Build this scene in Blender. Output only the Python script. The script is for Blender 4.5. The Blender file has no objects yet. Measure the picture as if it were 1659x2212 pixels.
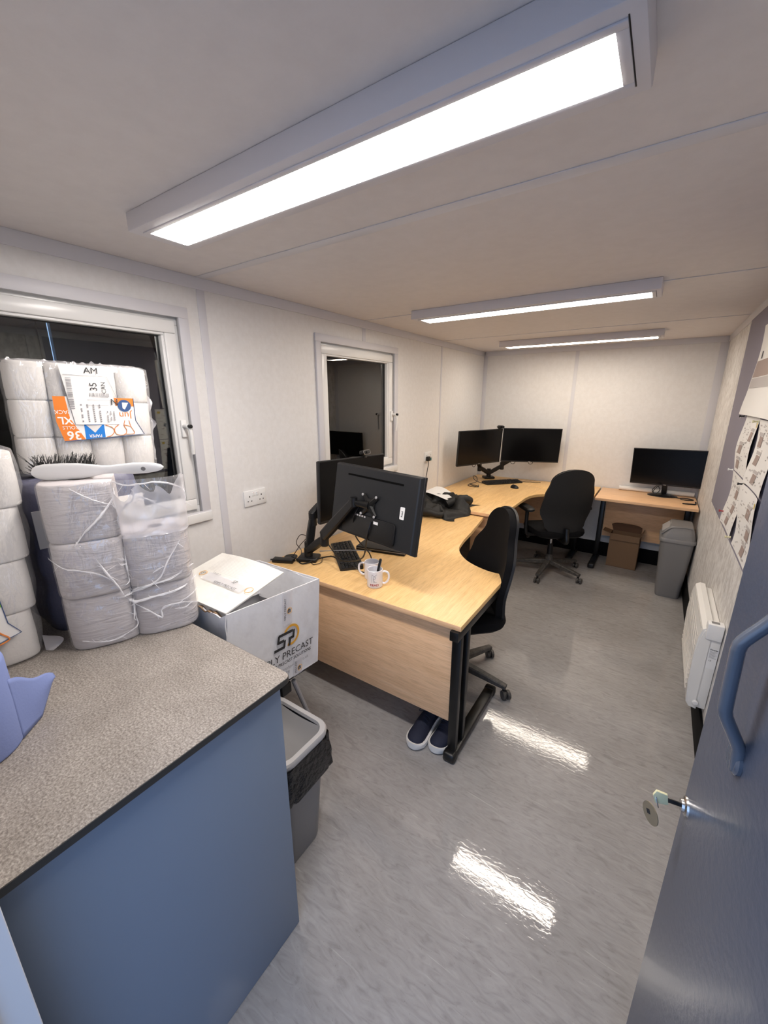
import bpy, bmesh, math, random
from mathutils import Vector, Matrix, noise
random.seed(7)
PI = math.pi
scene = bpy.context.scene
C = scene.collection

# ------------------------------------------------------------------ camera
RT = Vector((0.82851741, 0.55996228, -0.00107132)); UP = Vector((-0.14976025, 0.22342723, 0.963147)); FW = Vector((-0.53956535, 0.79782362, -0.26897344))
cam_d = bpy.data.cameras.new('camera'); cam = bpy.data.objects.new('camera', cam_d); C.objects.link(cam)
cam_d.sensor_fit = 'HORIZONTAL'; cam_d.sensor_width = 36.0; cam_d.lens = 18.893; cam_d.clip_start = 0.02
cam.matrix_world = Matrix(((RT.x, UP.x, -FW.x, 1.8359), (RT.y, UP.y, -FW.y, -0.1738), (RT.z, UP.z, -FW.z, 1.6642), (0, 0, 0, 1)))
scene.camera = cam
# ------------------------------------------------------------------ world, light levels, exposure
world = bpy.data.worlds.new('world'); scene.world = world; world.use_nodes = True
bg = world.node_tree.nodes['Background']; bg.inputs[0].default_value = (0.42, 0.62, 1.0, 1); bg.inputs[1].default_value = 2.0
LAMP_STRENGTH = 52.0
LAMP_NEAR = (1.0, 0.93, 0.88, 1); LAMP_MID = (1.0, 0.90, 0.79, 1); LAMP_FAR = (1.0, 0.89, 0.76, 1)
scene.view_settings.view_transform = 'Standard'; scene.view_settings.look = 'None'; scene.view_settings.gamma = 1.0
scene.view_settings.exposure = 0.0; scene.view_settings.use_curve_mapping = False

W, L, H, Y0 = 2.2165, 4.633, 2.194, -0.24

# ------------------------------------------------------------------ materials
def mat(name, col, rough=0.5, metal=0.0, bump=None, var=None, spec=0.5, emit=None, alpha=1.0, coat=0.0):
    """var=(colour2, scale(xyz), detail, lo, hi) noise mix; bump=(scale, strength, dist)"""
    m = bpy.data.materials.new(name); m.use_nodes = True; nt = m.node_tree; N = nt.nodes; b = N['Principled BSDF']
    b.inputs['Base Color'].default_value = (*col, 1); b.inputs['Roughness'].default_value = rough; b.inputs['Metallic'].default_value = metal
    b.inputs['Specular IOR Level'].default_value = spec
    if coat: b.inputs['Coat Weight'].default_value = coat; b.inputs['Coat Roughness'].default_value = 0.08
    if alpha < 1: b.inputs['Alpha'].default_value = alpha
    if emit: b.inputs['Emission Color'].default_value = emit[0]; b.inputs['Emission Strength'].default_value = emit[1]
    tc = None
    if var or bump: tc = N.new('ShaderNodeTexCoord')
    if var:
        mp = N.new('ShaderNodeMapping'); mp.inputs['Scale'].default_value = var[1]; nt.links.new(tc.outputs['Object'], mp.inputs[0])
        nz = N.new('ShaderNodeTexNoise'); nz.inputs['Scale'].default_value = 1; nz.inputs['Detail'].default_value = var[2]; nt.links.new(mp.outputs[0], nz.inputs['Vector'])
        nz.inputs['Roughness'].default_value = 0.65
        rp = N.new('ShaderNodeValToRGB'); rp.color_ramp.elements[0].position = var[3]; rp.color_ramp.elements[1].position = var[4]
        rp.color_ramp.elements[0].color = (*col, 1); rp.color_ramp.elements[1].color = (*var[0], 1)
        nt.links.new(nz.outputs['Fac'], rp.inputs[0]); nt.links.new(rp.outputs[0], b.inputs['Base Color'])
    if bump:
        nb = N.new('ShaderNodeTexNoise'); nb.inputs['Detail'].default_value = 3
        if isinstance(bump[0], tuple):
            mb = N.new('ShaderNodeMapping'); mb.inputs['Scale'].default_value = bump[0]; nb.inputs['Scale'].default_value = 1; nb.inputs['Distortion'].default_value = 0.8
            nt.links.new(tc.outputs['Object'], mb.inputs[0]); nt.links.new(mb.outputs[0], nb.inputs['Vector'])
        else: nb.inputs['Scale'].default_value = bump[0]; nt.links.new(tc.outputs['Object'], nb.inputs['Vector'])
        bp = N.new('ShaderNodeBump'); bp.inputs['Strength'].default_value = bump[1]; bp.inputs['Distance'].default_value = bump[2]
        nt.links.new(nb.outputs['Fac'], bp.inputs['Height']); nt.links.new(bp.outputs[0], b.inputs['Normal'])
    return m

def wood_mat(name, axis, c1, c2, c3):
    m = mat(name, c1, 0.38); nt = m.node_tree; N = nt.nodes; b = N['Principled BSDF']
    tc = N.new('ShaderNodeTexCoord'); mp = N.new('ShaderNodeMapping')
    mp.inputs['Scale'].default_value = {'x': (2.2, 34, 34), 'y': (34, 2.2, 34), 'd': (26, 2.0, 26)}[axis]
    nt.links.new(tc.outputs['Object'], mp.inputs[0])
    n1 = N.new('ShaderNodeTexNoise'); n1.inputs['Scale'].default_value = 1; n1.inputs['Detail'].default_value = 5; n1.inputs['Distortion'].default_value = 0.6
    nt.links.new(mp.outputs[0], n1.inputs['Vector'])
    rp = N.new('ShaderNodeValToRGB'); e = rp.color_ramp.elements
    e[0].position = 0.3; e[0].color = (*c2, 1); e[1].position = 0.62; e[1].color = (*c1, 1); x = e.new(0.78); x.color = (*c3, 1)
    nt.links.new(n1.outputs['Fac'], rp.inputs[0])
    mp2 = N.new('ShaderNodeMapping'); mp2.inputs['Scale'].default_value = tuple(v * 6 for v in mp.inputs['Scale'].default_value); nt.links.new(tc.outputs['Object'], mp2.inputs[0])
    n2 = N.new('ShaderNodeTexNoise'); n2.inputs['Scale'].default_value = 1; n2.inputs['Detail'].default_value = 2; nt.links.new(mp2.outputs[0], n2.inputs['Vector'])
    mx = N.new('ShaderNodeMixRGB'); mx.blend_type = 'MULTIPLY'; rp2 = N.new('ShaderNodeValToRGB'); rp2.color_ramp.elements[0].color = (0.82, 0.78, 0.74, 1); rp2.color_ramp.elements[0].position = 0.35; rp2.color_ramp.elements[1].position = 0.55
    nt.links.new(n2.outputs['Fac'], rp2.inputs[0]); mx.inputs[0].default_value = 0.7
    nt.links.new(rp.outputs[0], mx.inputs[1]); nt.links.new(rp2.outputs[0], mx.inputs[2]); nt.links.new(mx.outputs[0], b.inputs['Base Color'])
    return m

def film_mat(name, tint=(1, 1, 1), amt=0.10, haze=(0.9, 0.9, 0.92), hz=0.08):
    m = bpy.data.materials.new(name); m.use_nodes = True; nt = m.node_tree; N = nt.nodes; N.remove(N['Principled BSDF']); out = N['Material Output']
    tr = N.new('ShaderNodeBsdfTransparent'); tr.inputs[0].default_value = (*tint, 1)
    gl = N.new('ShaderNodeBsdfGlossy'); gl.inputs['Roughness'].default_value = 0.11
    df = N.new('ShaderNodeBsdfDiffuse'); df.inputs[0].default_value = (*haze, 1)
    tc = N.new('ShaderNodeTexCoord'); mp = N.new('ShaderNodeMapping'); mp.inputs['Scale'].default_value = (30, 30, 12); nt.links.new(tc.outputs['Object'], mp.inputs[0])
    nz = N.new('ShaderNodeTexNoise'); nz.inputs['Scale'].default_value = 1; nz.inputs['Detail'].default_value = 3; nz.inputs['Distortion'].default_value = 1.0; nt.links.new(mp.outputs[0], nz.inputs['Vector'])
    bp = N.new('ShaderNodeBump'); bp.inputs['Strength'].default_value = 0.9; bp.inputs['Distance'].default_value = 0.008; nt.links.new(nz.outputs['Fac'], bp.inputs['Height'])
    nt.links.new(bp.outputs[0], gl.inputs['Normal'])
    m1 = N.new('ShaderNodeMixShader'); m1.inputs[0].default_value = hz; nt.links.new(tr.outputs[0], m1.inputs[1]); nt.links.new(df.outputs[0], m1.inputs[2])
    m2 = N.new('ShaderNodeMixShader'); m2.inputs[0].default_value = amt; nt.links.new(m1.outputs[0], m2.inputs[1]); nt.links.new(gl.outputs[0], m2.inputs[2])
    nt.links.new(m2.outputs[0], out.inputs[0]); return m

def floor_mat():
    m = mat('vinyl_floor', (0.3, 0.29, 0.28), 0.16); nt = m.node_tree; N = nt.nodes; b = N['Principled BSDF']
    tc = N.new('ShaderNodeTexCoord')
    def nz(scale, det, dist=0.0):
        mp = N.new('ShaderNodeMapping'); mp.inputs['Scale'].default_value = scale; nt.links.new(tc.outputs['Object'], mp.inputs[0])
        n = N.new('ShaderNodeTexNoise'); n.inputs['Scale'].default_value = 1; n.inputs['Detail'].default_value = det; n.inputs['Distortion'].default_value = dist; nt.links.new(mp.outputs[0], n.inputs['Vector']); return n
    a = nz((13, 44, 1), 9, 1.6); r = N.new('ShaderNodeValToRGB'); e = r.color_ramp.elements
    e[0].position = 0.28; e[0].color = (0.29, 0.278, 0.273, 1); e[1].position = 0.75; e[1].color = (0.41, 0.398, 0.39, 1); q = e.new(0.45); q.color = (0.352, 0.339, 0.332, 1)
    nt.links.new(a.outputs['Fac'], r.inputs[0])
    s = nz((7, 90, 1), 3, 0.6); r2 = N.new('ShaderNodeValToRGB'); r2.color_ramp.elements[0].position = 0.66; r2.color_ramp.elements[1].position = 0.76; r2.color_ramp.elements[0].color = (0, 0, 0, 1); r2.color_ramp.elements[1].color = (0.55, 0.55, 0.55, 1)
    nt.links.new(s.outputs['Fac'], r2.inputs[0])
    mx = N.new('ShaderNodeMixRGB'); mx.inputs[2].default_value = (0.56, 0.54, 0.52, 1); nt.links.new(r2.outputs[0], mx.inputs[0]); nt.links.new(r.outputs[0], mx.inputs[1])
    d = nz((2.2, 2.8, 1), 5, 0.2); r3 = N.new('ShaderNodeValToRGB'); r3.color_ramp.elements[0].position = 0.35; r3.color_ramp.elements[1].position = 0.7; r3.color_ramp.elements[0].color = (0.86, 0.85, 0.84, 1)
    nt.links.new(d.outputs['Fac'], r3.inputs[0])
    m2 = N.new('ShaderNodeMixRGB'); m2.blend_type = 'MULTIPLY'; m2.inputs[0].default_value = 1; nt.links.new(mx.outputs[0], m2.inputs[1]); nt.links.new(r3.outputs[0], m2.inputs[2])
    g = nz((150, 150, 150), 2); r4 = N.new('ShaderNodeValToRGB'); r4.color_ramp.elements[0].position = 0.27; r4.color_ramp.elements[1].position = 0.32; r4.color_ramp.elements[0].color = (0.62, 0.6, 0.58, 1)
    nt.links.new(g.outputs['Fac'], r4.inputs[0])
    m3 = N.new('ShaderNodeMixRGB'); m3.blend_type = 'MULTIPLY'; m3.inputs[0].default_value = 0.5; nt.links.new(m2.outputs[0], m3.inputs[1]); nt.links.new(r4.outputs[0], m3.inputs[2])
    nt.links.new(m3.outputs[0], b.inputs['Base Color'])
    bn = nz((34, 75, 1), 3, 0.5); bp = N.new('ShaderNodeBump'); bp.inputs['Strength'].default_value = 0.16; bp.inputs['Distance'].default_value = 0.0014
    nt.links.new(bn.outputs['Fac'], bp.inputs['Height']); nt.links.new(bp.outputs[0], b.inputs['Normal'])
    rr = N.new('ShaderNodeMapRange'); rr.inputs['From Min'].default_value = 0.35; rr.inputs['From Max'].default_value = 0.7; rr.inputs['To Min'].default_value = 0.04; rr.inputs['To Max'].default_value = 0.09
    nt.links.new(d.outputs['Fac'], rr.inputs['Value']); nt.links.new(rr.outputs[0], b.inputs['Roughness'])
    return m

def stone_mat():
    m = mat('worktop_laminate', (0.3, 0.27, 0.24), 0.36); nt = m.node_tree; N = nt.nodes; b = N['Principled BSDF']; tc = N.new('ShaderNodeTexCoord')
    def nz(sc, det):
        n = N.new('ShaderNodeTexNoise'); n.inputs['Scale'].default_value = sc; n.inputs['Detail'].default_value = det; n.inputs['Roughness'].default_value = 0.7; nt.links.new(tc.outputs['Object'], n.inputs['Vector']); return n
    a = nz(210, 5); r = N.new('ShaderNodeValToRGB'); e = r.color_ramp.elements
    e[0].position = 0.33; e[0].color = (0.14, 0.12, 0.105, 1); e[1].position = 0.70; e[1].color = (0.54, 0.49, 0.445, 1); q = e.new(0.5); q.color = (0.30, 0.27, 0.24, 1)
    nt.links.new(a.outputs['Fac'], r.inputs[0])
    c = nz(9, 4); r2 = N.new('ShaderNodeValToRGB'); r2.color_ramp.elements[0].position = 0.35; r2.color_ramp.elements[1].position = 0.65; r2.color_ramp.elements[0].color = (0.8, 0.79, 0.78, 1)
    nt.links.new(c.outputs['Fac'], r2.inputs[0]); mx = N.new('ShaderNodeMixRGB'); mx.blend_type = 'MULTIPLY'; mx.inputs[0].default_value = 1
    nt.links.new(r.outputs[0], mx.inputs[1]); nt.links.new(r2.outputs[0], mx.inputs[2]); nt.links.new(mx.outputs[0], b.inputs['Base Color'])
    return m

M = {}
M['wall'] = mat('wall_vinyl', (0.765, 0.752, 0.738), 0.5, var=((0.80, 0.79, 0.78), (34, 34, 30), 5, 0.38, 0.62), bump=(60, 0.08, 0.003))
M['ceil'] = mat('ceiling_board', (0.69, 0.655, 0.65), 0.6, var=((0.72, 0.685, 0.68), (16, 16, 16), 5, 0.36, 0.62))
M['wall_mottled'] = mat('wall_vinyl_mottled', (0.60, 0.575, 0.55), 0.5, var=((0.81, 0.795, 0.775), (30, 30, 17), 4, 0.40, 0.58), bump=(60, 0.12, 0.004))  # same mottled vinyl; grazing-angle sheen painted in as stronger colour contrast
M['strip'] = mat('cover_strip', (0.66, 0.655, 0.69), 0.45)
M['upvc'] = mat('white_upvc', (0.80, 0.80, 0.79), 0.28)
M['black_skirt'] = mat('black_skirting', (0.004, 0.004, 0.0045), 0.75, spec=0.15)
M['floor'] = floor_mat()
M['stone'] = stone_mat()
M['dark_edge'] = mat('worktop_edge', (0.035, 0.034, 0.032), 0.45)
M['bluegrey'] = mat('blue_grey_panel', (0.20, 0.25, 0.33), 0.5)
M['door'] = mat('door_paint', (0.062, 0.078, 0.12), 0.36, bump=(70, 0.25, 0.004), coat=0.12)
M['door_handle'] = mat('handle_paint', (0.095, 0.112, 0.145), 0.25, coat=0.35, bump=(60, 0.15, 0.003))
M['beech_y'] = wood_mat('beech_lengthwise', 'y', (0.95, 0.63, 0.285), (0.84, 0.53, 0.22), (0.97, 0.69, 0.35))
M['beech_x'] = wood_mat('beech_crosswise', 'x', (0.93, 0.60, 0.35), (0.84, 0.515, 0.28), (0.96, 0.66, 0.41))
M['black_metal'] = mat('black_metal', (0.005, 0.005, 0.005), 0.34)
M['black_plastic'] = mat('black_plastic', (0.006, 0.006, 0.0065), 0.4)
M['black_matt'] = mat('black_matt_plastic', (0.007, 0.0075, 0.009), 0.5)
M['monitor_back'] = mat('monitor_back', (0.010, 0.011, 0.013), 0.48)
M['void'] = mat('dark_slot', (0.0015, 0.0015, 0.0015), 0.8, spec=0.1)
M['screen'] = mat('screen_glass', (0.003, 0.003, 0.0035), 0.2, spec=0.25)
M['fabric'] = mat('black_fabric', (0.005, 0.005, 0.006), 0.9, spec=0.2, bump=(900, 0.3, 0.001))
M['jacket'] = mat('jacket_cloth', (0.0045, 0.0045, 0.004), 0.6, bump=(120, 0.5, 0.003))
M['chrome'] = mat('steel', (0.6, 0.6, 0.6), 0.25, 1.0)
M['dusty'] = mat('dusty_black_plastic', (0.05, 0.047, 0.043), 0.55, var=((0.11, 0.10, 0.09), (40, 40, 40), 4, 0.4, 0.7))
M['white_plastic'] = mat('white_plastic', (0.82, 0.82, 0.81), 0.3)
M['heater'] = mat('heater_enamel', (0.80, 0.79, 0.76), 0.35)
M['heater_vent'] = mat('heater_vent', (0.55, 0.53, 0.50), 0.5)
M['bin_grey'] = mat('grey_bin_plastic', (0.21, 0.205, 0.205), 0.42)
M['bin_light'] = mat('light_grey_plastic', (0.40, 0.39, 0.385), 0.38)
M['liner'] = mat('black_bin_liner', (0.008, 0.008, 0.009), 0.22, bump=(45, 0.9, 0.012))
M['card'] = mat('brown_cardboard', (0.21, 0.125, 0.068), 0.75)
M['card_in'] = mat('brown_cardboard_inside', (0.15, 0.075, 0.04), 0.8)
M['whitecard'] = mat('white_cardboard', (0.72, 0.72, 0.74), 0.55, var=((0.62, 0.61, 0.62), (9, 9, 9), 5, 0.5, 0.75), bump=(14, 0.25, 0.01))
M['card_core'] = mat('torn_cardboard_edge', (0.23, 0.15, 0.09), 0.85)
M['paper'] = mat('white_paper', (0.82, 0.81, 0.79), 0.6)
M['cream_paper'] = mat('worn_white_flap', (0.76, 0.74, 0.69), 0.6, var=((0.68, 0.65, 0.59), (10, 10, 10), 5, 0.5, 0.75))
M['tissue'] = mat('white_tissue', (0.80, 0.775, 0.74), 0.9, bump=(90, 0.4, 0.003))
M['tissue_grey'] = mat('grey_white_tissue', (0.56, 0.525, 0.53), 0.75, bump=((9, 9, 60), 0.5, 0.012))
M['tissue_end'] = mat('tissue_roll_end', (0.70, 0.68, 0.66), 0.9)
M['core'] = mat('roll_core', (0.45, 0.36, 0.27), 0.9)
M['bluewrap'] = mat('blue_lilac_wrap', (0.12, 0.122, 0.18), 0.45, bump=(22, 0.5, 0.012))
M['bluepaper'] = mat('blue_paper_roll', (0.20, 0.255, 0.50), 0.9, bump=(200, 0.3, 0.001))
M['film'] = film_mat('clear_film', amt=0.14, hz=0.12)
M['film_torn'] = film_mat('torn_film', amt=0.12, hz=0.42, haze=(0.82, 0.81, 0.85))
M['shred'] = mat('stretched_film', (0.88, 0.87, 0.88), 0.4, alpha=0.9)
M['orange'] = mat('orange_print', (0.78, 0.22, 0.03), 0.4)
M['orange_line'] = mat('orange_line_print', (0.72, 0.24, 0.06), 0.5)
M['blue'] = mat('blue_print', (0.02, 0.20, 0.62), 0.4)
M['navy'] = mat('navy_print', (0.03, 0.08, 0.22), 0.5)
M['green'] = mat('green_print', (0.22, 0.48, 0.06), 0.5)
M['ink'] = mat('black_ink', (0.02, 0.02, 0.022), 0.6)
M['greyink'] = mat('grey_ink', (0.28, 0.27, 0.28), 0.6)
M['gold'] = mat('amber_print', (0.72, 0.36, 0.035), 0.5)
M['red'] = mat('dark_red_print', (0.35, 0.03, 0.035), 0.5)
M['mug'] = mat('mug_glaze', (0.82, 0.81, 0.84), 0.12)
M['bristle'] = mat('black_bristles', (0.012, 0.012, 0.012), 0.7)
M['board'] = mat('pin_board_felt', (0.29, 0.275, 0.335), 0.95, bump=(400, 0.2, 0.001))
M['plan_brown'] = mat('brown_plan_print', (0.36, 0.28, 0.25), 0.7)
M['plan_grey'] = mat('grey_plan_print', (0.50, 0.47, 0.46), 0.7)
M['plan_yellow'] = mat('yellow_plan_print', (0.72, 0.55, 0.12), 0.7)
M['shoe_lace'] = mat('dark_lace', (0.012, 0.016, 0.035), 0.8)
M['shoe'] = mat('navy_mesh', (0.008, 0.011, 0.030), 0.75, bump=(420, 0.6, 0.002))
M['sole'] = mat('white_sole', (0.78, 0.76, 0.72), 0.5)
M['brass'] = mat('key_cover', (0.72, 0.68, 0.42), 0.4)
M['tag'] = mat('key_tag', (0.30, 0.25, 0.17), 0.4, 0.4)
M['shutter'] = mat('dark_shutter', (0.018, 0.020, 0.026), 0.5)
M['glass'] = None
M['silver'] = mat('silver_plastic', (0.32, 0.31, 0.30), 0.3, 0.6)
M['tube_grey'] = mat('grey_tube', (0.38, 0.38, 0.40), 0.35, 0.3)
M['teal'] = mat('teal_plug_tag', (0.08, 0.22, 0.22), 0.4)
M['jamb'] = mat('white_door_frame', (0.72, 0.75, 0.80), 0.35)
M['conc'] = mat('outside_concrete', (0.3, 0.3, 0.3), 0.9)
M['lamp_near'] = mat('lamp_diffuser_near', (0.9, 0.9, 0.9), 0.4, emit=(LAMP_NEAR, LAMP_STRENGTH))
M['lamp_mid'] = mat('lamp_diffuser_mid', (0.9, 0.9, 0.9), 0.4, emit=(LAMP_MID, LAMP_STRENGTH * 0.72))
M['lamp_far'] = mat('lamp_diffuser_far', (0.9, 0.9, 0.9), 0.4, emit=(LAMP_FAR, LAMP_STRENGTH * 0.58))
M['lamp_body'] = mat('lamp_housing', (0.66, 0.64, 0.67), 0.45)
g = bpy.data.materials.new('window_glass'); g.use_nodes = True
gn = g.node_tree; gn.nodes.remove(gn.nodes['Principled BSDF'])
tr = gn.nodes.new('ShaderNodeBsdfTransparent'); tr.inputs[0].default_value = (0.75, 0.78, 0.77, 1)
gg = gn.nodes.new('ShaderNodeBsdfGlossy'); gg.inputs['Roughness'].default_value = 0.0
fr = gn.nodes.new('ShaderNodeFresnel'); fr.inputs[0].default_value = 2.1
ms = gn.nodes.new('ShaderNodeMixShader'); gn.links.new(fr.outputs[0], ms.inputs[0]); gn.links.new(tr.outputs[0], ms.inputs[1]); gn.links.new(gg.outputs[0], ms.inputs[2])
gn.links.new(ms.outputs[0], gn.nodes['Material Output'].inputs[0]); M['glass'] = g

# ------------------------------------------------------------------ mesh helpers
def V(*a): return Vector(a)
def bx(bm, x0, x1, y0, y1, z0, z1, bev=0.0, seg=2, mtx=None):
    r = bmesh.ops.create_cube(bm, size=1)['verts']
    bmesh.ops.transform(bm, verts=r, matrix=Matrix.Translation(((x0 + x1) / 2, (y0 + y1) / 2, (z0 + z1) / 2)) @ Matrix.Diagonal((abs(x1 - x0), abs(y1 - y0), abs(z1 - z0), 1)))
    if mtx is not None: bmesh.ops.transform(bm, verts=r, matrix=mtx)
    if bev:
        es = list({e for v in r for e in v.link_edges})
        bmesh.ops.bevel(bm, geom=es, offset=bev, segments=seg, affect='EDGES', profile=0.5)
    return bm
def BX(*a, **k): return bx(bmesh.new(), *a, **k)
def loft(bm, rings, caps=True, closed=True):
    vs = [[bm.verts.new(p) for p in r] for r in rings]; n = len(vs[0])
    for a, b in zip(vs, vs[1:]):
        for i in range(n if closed else n - 1):
            bm.faces.new((a[i], a[(i + 1) % n], b[(i + 1) % n], b[i]))
    if caps: bm.faces.new(vs[0][::-1]); bm.faces.new(vs[-1])
    return bm
def prism(bm, poly, z0, z1, bev=0.0):
    loft(bm, [[V(x, y, z0) for x, y in poly], [V(x, y, z1) for x, y in poly]])
    if bev: bmesh.ops.bevel(bm, geom=[e for e in bm.edges], offset=bev, segments=2, affect='EDGES', profile=0.5)
    return bm
def tube(bm, pts, r, n=8, caps=True):
    pts = [Vector(p) for p in pts]; rs = r if isinstance(r, (list, tuple)) else [r] * len(pts)
    t0 = (pts[1] - pts[0]).normalized(); nrm = t0.orthogonal().normalized(); rings = []
    for i, p in enumerate(pts):
        t = ((pts[min(i + 1, len(pts) - 1)] - p).normalized() + (p - pts[max(i - 1, 0)]).normalized())
        t = t.normalized() if t.length > 1e-6 else t0
        nrm = (nrm - t * nrm.dot(t)); nrm = nrm.normalized() if nrm.length > 1e-6 else t.orthogonal().normalized()
        bi = t.cross(nrm)
        rings.append([p + (nrm * math.cos(2 * PI * k / n) + bi * math.sin(2 * PI * k / n)) * rs[i] for k in range(n)])
    return loft(bm, rings, caps)
def smooth_path(pts, k=6):
    pts = [Vector(p) for p in pts]; out = []
    for i in range(len(pts) - 1):
        a, b, c, d = pts[max(i - 1, 0)], pts[i], pts[i + 1], pts[min(i + 2, len(pts) - 1)]
        for j in range(k):
            t = j / k
            out.append(0.5 * ((2 * b) + (c - a) * t + (2 * a - 5 * b + 4 * c - d) * t * t + (3 * b - a - 3 * c + d) * t ** 3))
    return out + [pts[-1]]
def lathe(bm, prof, n=32, c=(0, 0, 0), caps=True):
    return loft(bm, [[V(c[0] + r * math.cos(2 * PI * k / n), c[1] + r * math.sin(2 * PI * k / n), c[2] + z) for k in range(n)] for r, z in prof], caps)
def rrect(w, d, r, n=5, cx=0, cy=0):
    o = []
    for sx, sy, a0 in ((1, 1, 0), (-1, 1, PI / 2), (-1, -1, PI), (1, -1, 1.5 * PI)):
        for k in range(n + 1):
            a = a0 + PI / 2 * k / n; o.append((cx + sx * (w / 2 - r) + r * math.cos(a), cy + sy * (d / 2 - r) + r * math.sin(a)))
    return o
def surf(bm, f, nu, nv, th=0.0):
    vs = [[bm.verts.new(f(i / nu, j / nv)) for i in range(nu + 1)] for j in range(nv + 1)]
    fs = [bm.faces.new((vs[j][i], vs[j][i + 1], vs[j + 1][i + 1], vs[j + 1][i])) for j in range(nv) for i in range(nu)]
    if th:
        bm.normal_update(); bmesh.ops.solidify(bm, geom=fs, thickness=th)
    return bm
def ob(name, bm, m, parent=None, loc=(0, 0, 0), rot=(0, 0, 0), smooth=True, ang=35):
    me = bpy.data.meshes.new(name)
    bmesh.ops.recalc_face_normals(bm, faces=bm.faces[:])
    bm.to_mesh(me); bm.free()
    if smooth:
        for p in me.polygons: p.use_smooth = True
        me.set_sharp_from_angle(angle=math.radians(ang))
    me.materials.append(M[m] if isinstance(m, str) else m)
    o = bpy.data.objects.new(name, me); C.objects.link(o); o.parent = parent; o.location = loc; o.rotation_euler = rot
    return o
def thing(name, label, cat, loc=(0, 0, 0), rotz=0.0, group=None, mtx=None):
    o = bpy.data.objects.new(name, None); C.objects.link(o); o.empty_display_size = 0.05
    if mtx is not None: o.matrix_world = mtx
    else: o.location = loc; o.rotation_euler = (0, 0, rotz)
    o['label'] = label; o['category'] = cat
    if group: o['group'] = group
    return o
def tag(o, label, cat, group=None):
    o['label'] = label; o['category'] = cat
    if group: o['group'] = group
    return o
def struct(o, label=None):
    o['kind'] = 'structure'
    if label: o['label'] = label
    return o
def text_bm(s, size, align='CENTER', mtx=None, bold=0.0, sx=1.0):
    cu = bpy.data.curves.new('txt', 'FONT'); cu.body = s; cu.size = size; cu.align_x = align; cu.align_y = 'CENTER'; cu.offset = bold; cu.resolution_u = 2
    to = bpy.data.objects.new('txt', cu); me = bpy.data.meshes.new_from_object(to); bm = bmesh.new(); bm.from_mesh(me)
    bpy.data.objects.remove(to); bpy.data.curves.remove(cu); bpy.data.meshes.remove(me)
    if sx != 1: bmesh.ops.scale(bm, vec=(sx, 1, 1), verts=bm.verts)
    if mtx is not None: bmesh.ops.transform(bm, verts=bm.verts, matrix=mtx)
    return bm
def merge(bm, other):
    me = bpy.data.meshes.new('t'); other.to_mesh(me); other.free(); bm.from_mesh(me); bpy.data.meshes.remove(me); return bm
def flat(bm, x0, x1, y0, y1, z=0.0, mtx=None):
    vs = [V(x0, y0, z), V(x1, y0, z), V(x1, y1, z), V(x0, y1, z)]
    if mtx is not None: vs = [mtx @ v for v in vs]
    bm.faces.new([bm.verts.new(v) for v in vs]); return bm
def basis(o, x, y, z=None):
    x = Vector(x).normalized(); y = Vector(y).normalized(); z = x.cross(y) if z is None else Vector(z)
    return Matrix(((x.x, y.x, z.x, o[0]), (x.y, y.y, z.y, o[1]), (x.z, y.z, z.z, o[2]), (0, 0, 0, 1)))
def ring_frame(bm, y0, y1, z0, z1, wd, x0, x1, bev=0.0):
    """rectangular frame lying in the y-z plane, width wd, from x0 to x1"""
    bx(bm, x0, x1, y0, y1, z1 - wd, z1, bev); bx(bm, x0, x1, y0, y1, z0, z0 + wd, bev)
    bx(bm, x0, x1, y0, y0 + wd, z0 + wd, z1 - wd, bev); bx(bm, x0, x1, y1 - wd, y1, z0 + wd, z1 - wd, bev); return bm
def dup(root, name=None):
    r = root.copy(); C.objects.link(r)
    for ch in list(root.children):
        c = ch.copy(); C.objects.link(c); c.parent = r
        for gch in list(ch.children):
            d = gch.copy(); C.objects.link(d); d.parent = c
    return r

# ================================================================== THE SETTING
struct(ob('floor', BX(-0.12, W + 0.12, Y0 - 0.12, L + 0.12, -0.06, 0.0), 'floor', smooth=False))
struct(ob('ground', BX(-6, 8, -9, Y0 - 0.12, -0.2, -0.15), 'conc', smooth=False))  # unseen ground slab, added to keep daylight from coming in from below
JN = [1.045, 2.29, 3.525]                                  # joints between the boards
ys = [Y0] + JN + [L]
GAP = 0.0015
# ceiling: backing + boards + cover strips
ceil = struct(ob('ceiling', BX(-0.12, W + 0.12, Y0 - 0.12, L + 0.12, H + 0.008, H + 0.08), 'ceil', smooth=False))
for a, b in zip(ys, ys[1:]):
    ob('ceiling_board', BX(0, W, a + GAP, b - GAP, H, H + 0.008), 'ceil', ceil, smooth=False)
for k, y in enumerate(JN):
    w = (0.022, 0.006, 0.006)[k]
    ob('cover_strip', BX(0.0, W, y - w, y + w, H - 0.003, H, 0.001), 'strip', ceil)
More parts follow.
